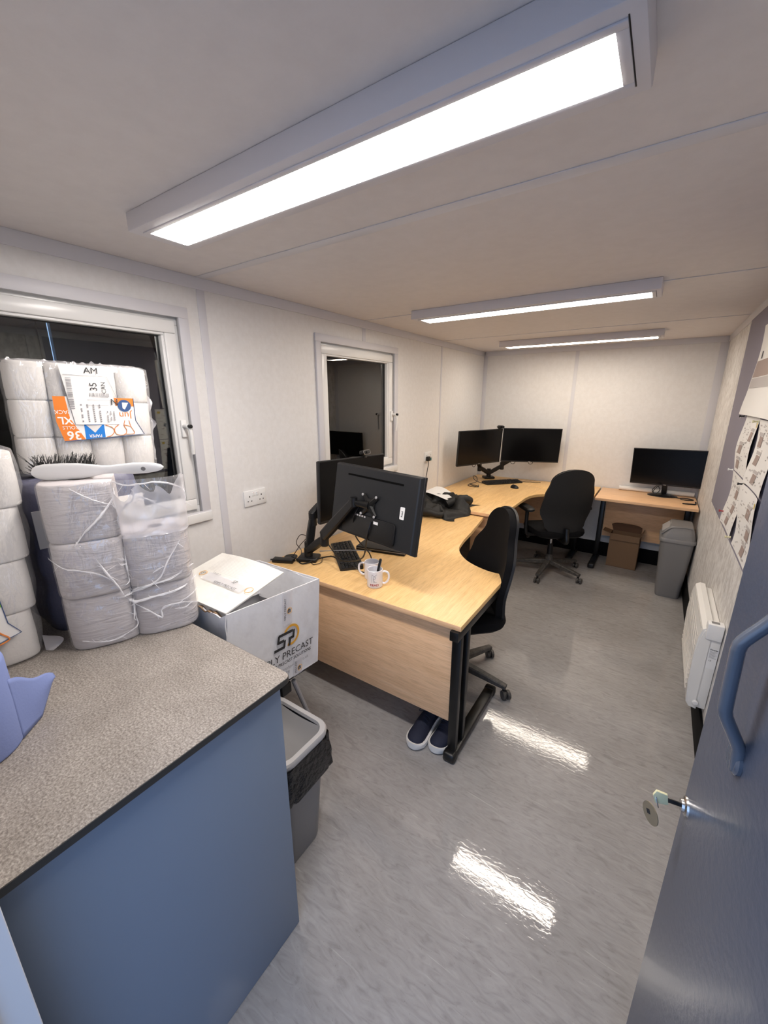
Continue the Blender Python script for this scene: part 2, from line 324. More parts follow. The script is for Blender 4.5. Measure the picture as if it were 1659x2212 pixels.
# windows on the left wall
WIN = [(0.02, 0.965), (1.782, 2.727)]; WZ0, WZ1 = 1.085, 2.056; TR = 0.046
def holes(a, b):
    """z-slabs and y-cells of a board a..b minus the window openings"""
    cells = []; cur = a
    for w0, w1 in WIN:
        o0, o1 = w0 + TR - 0.01, w1 - TR + 0.01
        if o1 <= a or o0 >= b: continue
        lo, hi = max(o0, a), min(o1, b)
        if lo > cur: cells.append((cur, lo, 0, H))
        cells += [(lo, hi, 0, WZ0 + TR - 0.01), (lo, hi, WZ1 - TR + 0.01, H)]; cur = hi
    if cur < b: cells.append((cur, b, 0, H))
    return cells
bm = bmesh.new()
for c in holes(Y0 - 0.12, L + 0.12): bx(bm, -0.12, -0.008, *c)
wl = struct(ob('wall_left', bm, 'wall', smooth=False))
for a, b in zip(ys, ys[1:]):
    bm = bmesh.new()
    for c in holes(a + GAP, b - GAP): bx(bm, -0.008, 0, *c)
    ob('wall_board', bm, 'wall', wl, smooth=False)
for k, y in enumerate(JN):
    w = (0.020, 0.018, 0.014)[k]
    if k == 1:
        ob('cover_strip', BX(0, 0.003, y - w, y + w, WZ1, H - 0.05, 0.001), 'strip', wl)
        ob('cover_strip', BX(0, 0.003, y - w, y + w, 0.16, WZ0, 0.001), 'strip', wl)
    else: ob('cover_strip', BX(0, 0.003, y - w, y + w, 0.16, H - 0.05, 0.001), 'strip', wl)
# back wall
wb = struct(ob('wall_back', BX(-0.12, W + 0.12, L + 0.008, L + 0.12, 0, H), 'wall', smooth=False))
for a, b in ((0, 1.0), (1.0, W)): ob('wall_board', BX(a + GAP, b - GAP, L, L + 0.008, 0, H), 'wall', wb, smooth=False)
ob('cover_strip', BX(0.985, 1.02, L - 0.003, L, 0.16, H - 0.05, 0.001), 'strip', wb)
# right wall
wr = struct(ob('wall_right', BX(W + 0.008, W + 0.12, Y0 - 0.12, L + 0.12, 0, H), 'wall', smooth=False))
for a, b in zip(ys, ys[1:]): ob('wall_board', BX(W, W + 0.008, a + GAP, b - GAP, 0, H), 'wall_mottled', wr, smooth=False)
# front wall with the doorway the photograph is taken from
DX0, DX1, DZ = 1.2, 2.085, 2.06
bm = bmesh.new(); bx(bm, -0.12, DX0 - 0.05, Y0 - 0.12, Y0, 0, H); bx(bm, DX1 + 0.045, W + 0.12, Y0 - 0.12, Y0, 0, H); bx(bm, DX0 - 0.05, DX1 + 0.045, Y0 - 0.12, Y0, DZ + 0.05, H)
struct(ob('wall_front', bm, 'wall', smooth=False))
bm = bmesh.new(); bx(bm, DX0 - 0.05, DX0, Y0 - 0.13, -0.149, 0, DZ, 0.003); bx(bm, DX0 - 0.05, DX0 + 0.012, Y0 - 0.13, -0.185, 0, DZ, 0.002)
bx(bm, DX1, DX1 + 0.045, Y0 - 0.13, -0.2, 0, DZ, 0.002); bx(bm, DX0 - 0.05, DX1 + 0.045, Y0 - 0.13, -0.2, DZ, DZ + 0.05, 0.002)
struct(ob('trim_1', bm, 'jamb'), 'white door frame at the near left edge')
# cornice trims and corner trims
struct(ob('trim_2', BX(0, 0.010, Y0, L, H - 0.05, H, 0.002), 'strip')); struct(ob('trim_3', BX(0.01, W - 0.01, L - 0.010, L, H - 0.05, H, 0.002), 'strip'))
struct(ob('trim_4', BX(W - 0.010, W, Y0, L, H - 0.05, H, 0.002), 'strip'))
struct(ob('trim_5', BX(0, 0.045, L - 0.006, L, 0.16, H - 0.05, 0.001), 'strip')); struct(ob('trim_6', BX(W - 0.06, W, L - 0.006, L, 0.16, H - 0.05, 0.001), 'strip'))
# black skirtings
struct(ob('baseboard_left', BX(0, 0.012, Y0, L, 0, 0.155, 0.003), 'black_skirt')); struct(ob('baseboard_back', BX(0.012, W - 0.012, L - 0.012, L, 0, 0.155, 0.003), 'black_skirt'))
struct(ob('baseboard_right', BX(W - 0.012, W, Y0, L, 0, 0.155, 0.003), 'black_skirt'))

def window(idx, y0, y1, label, fold):
    bm = ring_frame(bmesh.new(), y0, y1, WZ0, WZ1, TR, 0.0, 0.013, 0.0015)
    win = struct(ob('window_%d' % idx, bm, 'strip'), label)
    a, b, c, d = y0 + TR, y1 - TR, WZ0 + TR, WZ1 - TR
    ob('outer_frame', ring_frame(bmesh.new(), a - 0.008, b + 0.008, c - 0.008, d + 0.008, 0.036, -0.085, -0.022, 0.003), 'upvc', win)
    s0, s1, t0, t1 = a + 0.014, b - 0.014, c + 0.014, d - 0.014
    ob('sash', ring_frame(bmesh.new(), s0, s1, t0, t1, 0.052, -0.06, 0.0, 0.006), 'upvc', win)
    ob('glazing_bead', ring_frame(bmesh.new(), s0 + 0.05, s1 - 0.05, t0 + 0.05, t1 - 0.05, 0.012, -0.045, -0.010, 0.004), 'upvc', win)
    ob('gasket', ring_frame(bmesh.new(), s0 + 0.06, s1 - 0.06, t0 + 0.06, t1 - 0.06, 0.006, -0.046, -0.036), 'black_plastic', win)
    ob('pane', BX(-0.044, -0.040, s0 + 0.06, s1 - 0.06, t0 + 0.06, t1 - 0.06), 'glass', win, smooth=False)
    mid = y0 + fold
    sl = 0.0055 if idx == 1 else 0.002
    sh = [(y0 + 0.03, mid - sl), (mid + sl, y1 - 0.03)]
    for p, q in sh:
        bm = BX(-0.135, -0.122, p, q, WZ0 + 0.03, WZ1 - 0.03); bx(bm, -0.122, -0.112, p, q, 1.44, 1.455); bx(bm, -0.122, -0.110, p, p + 0.03, WZ0 + 0.03, WZ1 - 0.03); bx(bm, -0.122, -0.110, q - 0.03, q, WZ0 + 0.03, WZ1 - 0.03)
        ob('shutter_leaf', bm, 'shutter', win, smooth=False)
    # handle on the far stile
    hy, hz = s1 - 0.024, 1.545
    h = ob('handle', BX(0.0, 0.014, hy - 0.014, hy + 0.014, hz - 0.05, hz + 0.03, 0.006, 3), 'white_plastic', win)
    bm = bmesh.new(); tube(bm, smooth_path([(0.012, hy, hz), (0.042, hy, hz), (0.052, hy + 0.004, hz - 0.02), (0.050, hy + 0.006, hz - 0.08), (0.044, hy + 0.008, hz - 0.125)], 5), [0.011] * 8 + [0.0085] * 9 + [0.008] * 4, 10)
    ob('lever', bm, 'white_plastic', h)
    ob('key_button', lathe(bmesh.new(), [(0.0045, 0), (0.0085, 0.001), (0.0085, 0.017), (0.0005, 0.019)], 14), 'black_plastic', h, loc=(0.05, hy, hz + 0.002), rot=(0, PI / 2, 0))
    return win
window(1, *WIN[0], 'white framed window behind the stacked toilet roll packs', 0.457)
w2 = window(2, *WIN[1], 'white framed window behind the near pair of monitors', 0.47)
for win, (y0, y1) in zip([o for o in C.objects if o.name in ('window_1', 'window_2')], WIN):
    ob('sill', BX(0.0, 0.018, y0 - 0.002, y1 + 0.002, WZ0 - 0.004, WZ0 + 0.040, 0.002), 'upvc', win)

# door leaf, opened inwards against the right wall
da, db = V(1.970, 0.6, 0), V(2.083, -0.15, 0); du = (db - da).normalized(); dn = V(du.y, -du.x, 0)          # dn points to -x (towards the camera)
dl = (db - da).length
door = ob('door_1', BX(-dl, 0, -0.042, 0, 0.012, 2.04, 0.003), 'door'); door.matrix_world = basis(da, -du, dn, (0, 0, 1))
struct(door, 'dark blue grey door leaf standing open at the right')
# pull handle: flat feet and a bent round bar (local: x = 0 at the free edge, y out of the face)
pz0, pz1 = 1.208, 1.400; px = -0.145
bm = bmesh.new()
path = smooth_path([(px, 0.001, 1.176), (px, 0.003, 1.196), (px, 0.006, 1.213), (px, 0.0245, 1.250), (px, 0.0285, 1.261), (px, 0.030, 1.274), (px, 0.0325, 1.345), (px, 0.0325, 1.358), (px, 0.029, 1.370), (px, 0.010, 1.400), (px, 0.005, 1.412), (px, 0.002, 1.432)], 5)
tube(bm, path, 0.0082, 14)
ph = ob('pull_handle', bm, 'door_handle', door)
for z in (pz0 - 0.022, pz1 + 0.022):
    f = ob('handle_foot', lathe(bmesh.new(), [(0.0205, 0), (0.0205, 0.004), (0.017, 0.007)], 20), 'door_handle', ph, loc=(px + 0.008, 0, z), rot=(-PI / 2, 0, 0))
ob('lock_cylinder', lathe(bmesh.new(), [(0.017, 0), (0.016, 0.003), (0.011, 0.005), (0.010, 0.009), (0.0005, 0.009)], 24), 'chrome', door, loc=(-0.02, 0, 0.968), rot=(-PI / 2, 0, 0))
# key with tag hanging from the lock
k = thing('key', 'key with cream cover and round brown tag in the door lock', 'key', mtx=door.matrix_world @ Matrix.Translation((-0.02, 0.0, 0.968)))
ob('blade', BX(-0.0014, 0.0014, 0.006, 0.030, -0.004, 0.004, 0.0006), 'black_metal', k)
bm = bmesh.new(); prism(bm, [(0.026, -0.0085), (0.046, -0.013), (0.051, 0.002), (0.047, 0.0135), (0.030, 0.012)], -0.0025, 0.0025, 0.0008)
bmesh.ops.transform(bm, verts=bm.verts, matrix=Matrix(((0, 0, 1, 0), (1, 0, 0, 0), (0, 1, 0, 0), (0, 0, 0, 1)))); ob('bow', bm, 'brass', k)
bm = bmesh.new(); tube(bm, [(0.010 * math.sin(a) * 0.6, 0.043 + 0.004 * math.cos(a), -0.010 + 0.012 * math.cos(a)) for a in [2 * PI * i / 20 for i in range(21)]], 0.0010, 6); ob('split_ring', bm, 'chrome', k)
t = ob('tag', lathe(bmesh.new(), [(0.0195, -0.0008), (0.0195, 0.0008)], 32), 'tag', k, loc=(0.0, 0.048, -0.042), rot=(PI / 2, 0, 0.5))
bm = text_bm('III', 0.011, bold=0.0008); o = ob('stamp', bm, 'ink', t, loc=(0.004, 0, 0.0011), rot=(0, 0, 1.0), smooth=False)
bm = text_bm('III', 0.011, bold=0.0008); o = ob('stamp', bm, 'ink', t, loc=(0.004, 0, -0.0011), rot=(PI, 0, 1.0), smooth=False)

# ================================================================== CEILING LIGHTS
def light(y0, lab, m):
    x0, x1, y1, zb = 0.435, 1.742, y0 + 0.196, H - 0.05
    t = thing('ceiling_light', lab, 'light', (x0, y0, H), group='strip lights along the ceiling')
    w, d = x1 - x0, y1 - y0
    ob('housing', BX(0, w, 0, d, -0.05, 0.0, 0.004), 'lamp_body', t)
    bm = bmesh.new(); fx0, fx1, fy0, fy1 = 0.035, w - 0.022, 0.026, d - 0.026
    bx(bm, fx0, fx1, fy0, fy0 + 0.014, -0.0535, -0.05, 0.001); bx(bm, fx0, fx1, fy1 - 0.014, fy1, -0.0535, -0.05, 0.001); bx(bm, fx0, fx0 + 0.016, fy0 + 0.014, fy1 - 0.014, -0.0535, -0.05, 0.001); bx(bm, fx1 - 0.016, fx1, fy0 + 0.014, fy1 - 0.014, -0.0535, -0.05, 0.001)
    ob('bezel', bm, 'lamp_body', t)
    ob('bezel_gap', BX(fx1, fx1 + 0.002, fy0 - 0.004, fy1 + 0.004, -0.0503, -0.0495), 'black_matt', t, smooth=False)
    bm = bmesh.new(); prism(bm, rrect(fx1 - fx0 - 0.03, fy1 - fy0 - 0.026, 0.009, 4, (fx0 + fx1) / 2, (fy0 + fy1) / 2), -0.0525, -0.0495); ob('diffuser', bm, m, t, smooth=False)
light(0.541, 'large lit strip light overhead, nearest to the camera', 'lamp_near')
light(2.200, 'lit strip light in the middle of the ceiling', 'lamp_mid')
light(3.855, 'lit strip light closest to the back wall', 'lamp_far')

# ================================================================== COUNTER
WZ = 0.952; WX = 1.111; WY = 0.452
poly = [(0.014, Y0 + 0.002), (WX, Y0 + 0.002)] + [(WX - 0.02 + 0.02 * math.cos(a), WY - 0.02 + 0.02 * math.sin(a)) for a in [PI / 2 * i / 6 for i in range(7)]] + [(0.014, WY)]
wt = thing('worktop', 'speckled grey brown stone effect worktop with dark edge', 'worktop', (0, 0, WZ))
ob('slab', prism(bmesh.new(), poly, -0.0155, 0.0), 'stone', wt)
edge = [(WX + 0.0015, Y0 + 0.002)] + [(WX - 0.02 + 0.0215 * math.cos(a), WY - 0.02 + 0.0215 * math.sin(a)) for a in [PI / 2 * i / 6 for i in range(7)]] + [(0.014, WY + 0.0015)]
inner = [(WX, Y0 + 0.002)] + [(WX - 0.02 + 0.02 * math.cos(a), WY - 0.02 + 0.02 * math.sin(a)) for a in [PI / 2 * i / 6 for i in range(7)]] + [(0.014, WY)]
ob('edge_band', prism(bmesh.new(), edge + inner[::-1], -0.0165, -0.0010), 'dark_edge', wt)
cb = thing('base_cabinet', 'blue grey base cabinet under the speckled worktop', 'cabinet', (0, 0, 0))
ob('carcass', BX(0.02, 1.07, Y0 + 0.004, 0.405, 0.0, WZ - 0.017), 'bluegrey', cb, smooth=False)
ob('front_panel', BX(1.07, 1.088, Y0 + 0.004, 0.430, 0.002, WZ - 0.0168, 0.0008), 'bluegrey', cb)
ob('end_panel', BX(0.02, 1.07, 0.405, 0.424, 0.002, WZ - 0.0168, 0.0008), 'bluegrey', cb)

# ================================================================== DESKS
def arc(cx, cy, r, a0, a1, n=10): return [(cx + r * math.cos(a0 + (a1 - a0) * i / n), cy + r * math.sin(a0 + (a1 - a0) * i / n)) for i in range(n + 1)]
def cantilever(parent, x, y0, y1, zt, yup, axis='y'):
    """C-leg: foot along y from y0 to y1, twin uprights at yup, top bracket"""
    lg = ob('leg_frame', BX(x - 0.028, x + 0.028, y0 + 0.02, y1 - 0.02, 0.012, 0.048, 0.008), 'black_metal', parent)
    for q in yup: ob('upright', BX(x - 0.02, x + 0.02, q - 0.015, q + 0.015, 0.04, zt - 0.04, 0.002), 'black_metal', lg)
    ob('top_bracket', BX(x - 0.02, x + 0.02, min(yup) - 0.05 if y1 > y0 else y0, y1 - 0.06, zt - 0.045, zt, 0.002), 'black_metal', lg)
    for q in (y0, y1 - 0.05): ob('foot_cap', BX(x - 0.031, x + 0.031, q, q + 0.05, 0.0, 0.051, 0.014, 3), 'black_plastic', lg)
    return lg
# near L-shaped desk
d1 = thing('desk', 'near L-shaped beech desk with curved inner edge and mugs on it', 'desk', (0, 0, 0), group='beech office desks')
P1 = [(0.014, 1.270), (1.256, 1.270), (1.256, 1.900)] + [tuple(v[:2]) for v in smooth_path([(1.256, 1.9, 0), (1.136, 1.9, 0), (0.985, 1.975, 0), (0.872, 2.115, 0), (0.825, 2.29, 0), (0.79, 2.55, 0), (0.73, 2.925, 0)], 5)][1:] + [(0.014, 2.925)]
ob('desk_top', prism(bmesh.new(), P1, 0.705, 0.730, 0.0015), 'beech_y', d1)
ob('edge_band', BX(0.0145, 1.2555, 1.2685, 1.2706, 0.7058, 0.7292, 0.0004), 'beech_x', d1)
ob('modesty_panel', BX(0.06, 1.205, 1.300, 1.318, 0.195, 0.702, 0.001), 'beech_x', d1)
ob('modesty_panel', BX(0.05, 0.068, 1.35, 2.85, 0.25, 0.702, 0.001), 'beech_y', d1)
cantilever(d1, 1.232, 1.255, 1.85, 0.704, (1.302, 1.385))
cantilever(d1, 0.45, 2.60, 2.91, 0.704, (2.86, 2.80))
ob('corner_leg', BX(0.08, 0.14, 1.33, 1.39, 0.0, 0.704, 0.004), 'black_metal', d1)
# far L-shaped desk in the corner
d2 = thing('desk', 'L-shaped beech desk in the far left corner below the dual monitors', 'desk', (0, 0, 0), group='beech office desks')
P2 = [(0.014, 2.935), (0.862, 2.935), (0.862, 3.55)] + [tuple(v[:2]) for v in smooth_path([(0.862, 3.55, 0), (0.868, 3.72, 0), (0.905, 3.86, 0), (1.0, 3.955, 0), (1.13, 3.985, 0), (1.392, 3.99, 0)], 5)][1:] + [(1.392, 4.618), (0.014, 4.618)]
ob('desk_top', prism(bmesh.new(), P2, 0.735, 0.760, 0.0015), 'beech_y', d2)
ob('edge_band', BX(0.0145, 0.8615, 2.9335, 2.9356, 0.7358, 0.7592, 0.0004), 'beech_x', d2)
ob('modesty_panel', BX(0.05, 0.068, 3.0, 4.5, 0.25, 0.733, 0.001), 'beech_y', d2)
ob('modesty_panel', BX(0.1, 1.2, 4.52, 4.538, 0.25, 0.733, 0.001), 'beech_x', d2)
ob('end_panel', BX(0.6, 0.835, 2.99, 3.008, 0.25, 0.733, 0.001), 'beech_x', d2)
cantilever(d2, 1.22, 4.22, 4.6, 0.733, (4.55, 4.49))
lg = ob('leg_frame', BX(0.25, 0.82, 2.945, 2.985, 0.0, 0.045, 0.006), 'black_metal', d2); ob('upright', BX(0.32, 0.36, 2.95, 2.98, 0.04, 0.734, 0.002), 'black_metal', lg)
ob('corner_leg', BX(0.08, 0.14, 4.44, 4.5, 0.0, 0.734, 0.004), 'black_metal', d2)
# small straight desk by the back wall
d3 = thing('desk', 'small straight beech desk against the back wall at right', 'desk', (0, 0, 0), group='beech office desks')
ob('desk_top', BX(1.408, 2.203, 4.06, 4.618, 0.735, 0.760, 0.0015), 'beech_x', d3)
ob('modesty_panel', BX(1.475, 2.14, 4.50, 4.518, 0.27, 0.733, 0.001), 'beech_x', d3)
cantilever(d3, 1.445, 4.16, 4.60, 0.733, (4.54, 4.48)); cantilever(d3, 2.165, 4.16, 4.60, 0.733, (4.54, 4.48))

# ================================================================== MONITORS
def monitor(label, mtx, w, h, back=False, chin=0.012):
    t = thing('monitor', label, 'monitor', mtx=mtx, group='black flat monitors')
    hw, hh = w / 2, h / 2     # local: screen faces -y, x right, z up
    bm = bmesh.new(); bx(bm, -hw, hw, 0.0, 0.016, -hh, hh, 0.003)
    rings = []
    for k, (s, y) in enumerate(((0.992, 0.014), (0.985, 0.022), (0.965, 0.033), (0.945, 0.037))):
        rings.append([V(x * hw * s, y, z * hh * (s if k else 0.98)) for x, z in ((-1, -1), (1, -1), (1, 1), (-1, 1))])
    loft(bm, rings); ob('housing', bm, 'monitor_back', t, ang=20)
    ob('screen', BX(-hw + 0.007, hw - 0.007, -0.0012, 0.001, -hh + chin, hh - 0.007), 'screen', t, smooth=False)
    if chin > 0.01: ob('chin', BX(-hw + 0.002, hw - 0.002, -0.002, 0.0, -hh + 0.001, -hh + chin - 0.001, 0.0006), 'black_plastic', t)
    ob('badge', flat(bmesh.new(), -0.011, 0.011, -0.002, 0.002, 0, basis((0, -0.0024, -hh + chin / 2), (1, 0, 0), (0, 0, 1))), 'plan_grey', t, smooth=False)
    if back:
        ob('vent_slot', BX(-hw * 0.66, hw * 0.62, 0.0365, 0.0385, hh * 0.70, hh * 0.750), 'void', t, smooth=False)
        bm = bmesh.new(); prism(bm, rrect(w * 0.62, h * 0.30, 0.02, 4, 0.0, -hh * 0.60), 0.0, 0.016, 0.003)
        bmesh.ops.transform(bm, verts=bm.verts, matrix=Matrix(((1, 0, 0, 0), (0, 0, 1, 0.030), (0, 1, 0, 0), (0, 0, 0, 1)))); ob('connector_hump', bm, 'black_plastic', t)
        B = lambda x, z, y=0.0392: basis((x, y, z), (-1, 0, 0), (0, 0, 1))
        bm = bmesh.new(); prism(bm, rrect(0.028, 0.058, 0.004), 0, 0.0008); bmesh.ops.transform(bm, verts=bm.verts, matrix=B(-hw * 0.70, hh * 0.02, 0.0372)); st = ob('sticker', bm, 'paper', t, smooth=False)
        ob('sticker_text', text_bm('Read', 0.014, mtx=basis((-hw * 0.70, 0.0383, hh * 0.0), (0, 0, 1), (1, 0, 0)), bold=0.0004), 'ink', st, smooth=False)
        bm = bmesh.new()
        for q in range(5): flat(bm, 0.018 * q - 0.10, 0.018 * q - 0.088, -0.004, 0.004, 0, B(0, -hh * 0.34, 0.0468))
        ob('port_labels', bm, 'plan_grey', t, smooth=False)
        bm = flat(bmesh.new(), -0.016, 0.016, -0.007, 0.007, 0, B(-0.14 + 0.08, -hh * 0.42, 0.0468)); ob('serial_label', bm, 'paper', t, smooth=False)
    return t
def pose(loc, yaw, pitch, roll): return Matrix.Translation(loc) @ Matrix.Rotation(yaw, 4, 'Z') @ Matrix.Rotation(pitch, 4, 'X') @ Matrix.Rotation(roll, 4, 'Y')
S27 = (0.614, 0.366)
# the near one turns its back on the camera: flip so its -y (screen) faces away
M1 = pose((0.705, 1.425, 1.152), -0.199, -0.162, 0.009) @ Matrix.Rotation(PI, 4, 'Z'); monitor('black monitor seen from behind on an arm, white sticker on its back', M1, *S27, back=True)
M2 = pose((0.300, 1.770, 1.140), 1.534, 0.0, 0.034); monitor('black monitor by the near window, turned sideways behind another monitor', M2, *S27, chin=0.016)
M3 = pose((0.278, 3.955, 1.174), 1.138, 0.063, -0.006); monitor('left of the two far corner monitors, with a webcam on top', M3, *S27, chin=0.016)
M4 = pose((0.690, 4.372, 1.180), 0.487, 0.056, 0.010); monitor('right of the two far corner monitors, facing the office chair', M4, *S27, chin=0.014)
M5 = pose((1.937, 4.505, 1.032), -0.101, 0.071, -0.022); m5 = monitor('black monitor on a round stand on the small straight desk', M5, 0.589, 0.353, chin=0.014)
st = ob('stand_neck', BX(-0.022, 0.022, 0.02, 0.05, -0.262, -0.05, 0.006), 'black_plastic', m5)
bm = lathe(bmesh.new(), [(0.0005, 0.012), (0.10, 0.010), (0.122, 0.004), (0.124, 0.0)], 40); bmesh.ops.scale(bm, vec=(1, 0.72, 1), verts=bm.verts)
sb = ob('stand_base', bm, 'black_plastic', m5); sb.matrix_basis = M5.inverted() @ Matrix.Translation((1.937, 4.50, 0.7605))

def beam(bm, a, b, w0, h0, w1, h1, bev=0.005):
    a, b = Vector(a), Vector(b); t = (b - a).normalized(); s = t.cross(V(0, 0, 1)).normalized(); u = s.cross(t)
    sub = bmesh.new(); rings = []
    for k in range(7):
        f = k / 6; p = a.lerp(b, f); w = (w0 + (w1 - w0) * f) / 2; h = (h0 + (h1 - h0) * f) / 2 * (1 + 0.12 * math.sin(PI * f))
        rings.append([p + s * (w * c) + u * (h * d) for c, d in ((-1, -.7), (-.7, -1), (.7, -1), (1, -.7), (1, .7), (.7, 1), (-.7, 1), (-1, .7))])
    loft(sub, rings); return merge(bm, sub)
def mount(label, base, rotz, arms):
    """base: top-level dual arm; arms: list of (elbow, tip, vesa_matrix)"""
    t = thing('monitor_mount', label, 'monitor mount', base)
    bm = bmesh.new(); bx(bm, -0.062, 0.062, -0.052, 0.052, 0, 0.026, 0.010, 3); bmesh.ops.rotate(bm, verts=bm.verts, matrix=Matrix.Rotation(rotz, 3, 'Z')); bp = ob('base_plate', bm, 'black_plastic', t)
    ob('post', lathe(bmesh.new(), [(0.026, 0.024), (0.026, 0.075), (0.022, 0.08), (0.022, 0.115), (0.0005, 0.116)], 20), 'black_plastic', t)
    b = Vector(base)
    for el, tip, vm in arms:
        el, tip = Vector(el) - b, Vector(tip) - b
        d = (el - V(0, 0, 0.06)).normalized(); bm = bmesh.new(); beam(bm, V(0, 0, 0.06) + d * 0.005, el, 0.046, 0.042, 0.042, 0.04); ob('lower_arm', bm, 'black_plastic', t)
        j = ob('elbow', lathe(bmesh.new(), [(0.019, -0.045), (0.024, -0.038), (0.024, 0.036), (0.019, 0.043)], 18), 'black_plastic', t, loc=el)
        bm = bmesh.new(); beam(bm, el + V(0, 0, 0.02), tip, 0.044, 0.058, 0.036, 0.044); ob('upper_arm', bm, 'black_plastic', t)
        vp = vm @ V(0, 0.045, 0) - b
        k = ob('tilt_head', tube(bmesh.new(), [tip - V(0, 0, 0.02), tip + V(0, 0, 0.026)], 0.019, 14), 'black_plastic', t)
        bm = bmesh.new(); tube(bm, [tip, tip.lerp(vp, 0.5), vp], [0.015, 0.017, 0.022], 12); ob('neck', bm, 'black_metal', k)
        bm = bmesh.new()
        for ang in (PI / 4, 3 * PI / 4, 5 * PI / 4, 7 * PI / 4): tube(bm, [(0, 0.042, 0), (0.068 * math.cos(ang) , 0.041, 0.068 * math.sin(ang))], [0.018, 0.010], 8)
        bx(bm, -0.034, 0.034, 0.037, 0.044, -0.034, 0.034, 0.004)
        bmesh.ops.transform(bm, verts=bm.verts, matrix=Matrix.Translation(-b) @ vm); v = ob('vesa_plate', bm, 'black_metal', t)
        for ang in (PI / 4, 3 * PI / 4, 5 * PI / 4, 7 * PI / 4):
            bm = lathe(bmesh.new(), [(0.0068, 0), (0.0068, 0.004), (0.004, 0.006), (0.0005, 0.0065)], 14)
            bmesh.ops.transform(bm, verts=bm.verts, matrix=Matrix.Translation(-b) @ vm @ basis((0.068 * math.cos(ang), 0.050, 0.068 * math.sin(ang)), (1, 0, 0), (0, 0, -1), (0, 1, 0)))
            ob('screw', bm, 'bin_light', v)
    return t
mount('black dual monitor mount clamped to the near desk', (0.185, 1.455, 0.730), 0.45, [((0.345, 1.428, 0.905), (0.607, 1.372, 1.165), M1), ((0.205, 1.485, 0.985), (0.225, 1.60, 1.09), M2)])
mount('black dual monitor mount in the far corner behind a keyboard', (0.215, 4.44, 0.760), 0.7, [((0.14, 4.33, 0.90), (0.19, 4.06, 1.10), M3), ((0.36, 4.46, 0.92), (0.62, 4.48, 1.12), M4)])
# webcams
def webcam(label, mtx, big):
    t = thing('webcam', label, 'webcam', mtx=mtx, group='webcams clipped on monitors')
    ob('clip', BX(-0.014, 0.014, -0.008, 0.045, -0.012, 0.004, 0.003), 'black_plastic', t)
    bm = bmesh.new(); prism(bm, rrect(0.086 if big else 0.075, 0.030, 0.0145, 6), -0.016, 0.016, 0.004); bmesh.ops.transform(bm, verts=bm.verts, matrix=Matrix(((1, 0, 0, 0), (0, 0, 1, -0.004), (0, 1, 0, 0.021), (0, 0, 0, 1))))
    ob('body', bm, 'black_plastic', t)
    if big:
        bm = bmesh.new(); r = [Vector((x, -0.0215, z + 0.021)) for x, z in rrect(0.082, 0.026, 0.0129, 6)]; tube(bm, r + [r[0]], 0.0011, 6); ob('trim_ring', bm, 'chrome', t)
    ob('lens', lathe(bmesh.new(), [(0.0095, 0), (0.0095, 0.004), (0.006, 0.0045), (0.0005, 0.003)], 18), 'screen', t, loc=(0, -0.020, 0.021), rot=(PI / 2, 0, 0))
webcam('black webcam with silver outline clipped on the near sideways monitor', M2 @ Matrix.Translation((0.10, 0.0, S27[1] / 2)) @ Matrix.Rotation(0.15, 4, 'Z') @ Matrix.Rotation(-0.25, 4, 'X'), True)
webcam('small black webcam on the left of the far corner monitors', M3 @ Matrix.Translation((0.265, 0.0, S27[1] / 2)) @ Matrix.Rotation(-0.5, 4, 'Z'), False)

# ================================================================== KEYBOARDS, MOUSE, MUGS, LAPTOP ...
def keyboard(label, loc, rotz):
    t = thing('keyboard', label, 'keyboard', loc, rotz, group='black wired keyboards')
    L2, D2 = 0.44, 0.135
    bm = bmesh.new(); loft(bm, [[V(x, y, 0.0) for x, y in rrect(L2, D2, 0.008, 3)], [V(x, y, 0.010 + 0.012 * (y / D2 + 0.5)) for x, y in rrect(L2, D2, 0.008, 3)]]); ob('case', bm, 'black_plastic', t)
    bm0 = BX(-0.0078, 0.0078, -0.0078, 0.0078, 0, 0.0075); bmesh.ops.scale(bm0, vec=(0.8, 0.8, 1), verts=[v for v in bm0.verts if v.co.z > 0.004])
    me = bpy.data.meshes.new('key_cap'); bm0.to_mesh(me); bm0.free(); me.materials.append(M['black_matt'])
    def key(x, y, sx=1.0):
        o = bpy.data.objects.new('key_cap', me); C.objects.link(o); o.parent = t; o.location = (x, y, 0.0095 + 0.012 * (y / D2 + 0.5)); o.scale = (sx, 1, 1)
    for r_ in range(6):
        y = 0.052 - r_ * 0.0192 - (0.004 if r_ else 0)
        x = -0.206; n = 15
        if r_ == 5:
            for wd in (1.2, 1.2, 1.2, 5.6, 1.2, 1.2, 1.2, 1.2): key(x + 0.009 * wd, y, wd * 1.02); x += 0.0185 * wd + 0.0012
        else:
            for k in range(n): key(x + 0.009, y); x += 0.0192
        for k in range(3):
            if r_ in (0, 1, 2, 5) or (r_ == 4 and k == 1): key(0.098 + 0.0192 * k, y)
        for k in range(4):
            if r_ > 0: key(0.160 + 0.0166 * k, y, 0.88)
    return t
keyboard('black keyboard on the near desk, tangled in cables below the arm', (0.335, 1.625, 0.7303), math.atan2(1.40 - 1.76, 0.468 - 0.081) + 0.02)
keyboard('black keyboard in front of the far corner monitors', (0.445, 4.245, 0.7603), 0.86)
bm = bmesh.new(); rings = []
for k in range(9):
    f = k / 8; y = -0.05 + 0.10 * f; w = 0.031 * math.sqrt(max(0.02, 1 - (2 * f - 1) ** 4)); h = 0.034 * math.sqrt(max(0.02, 1 - (1.7 * f - 0.9) ** 2 * 0.9))
    rings.append([V(w * math.cos(a), y, max(0, h * math.sin(a))) for a in [PI * i / 10 for i in range(11)]])
loft(bm, rings)
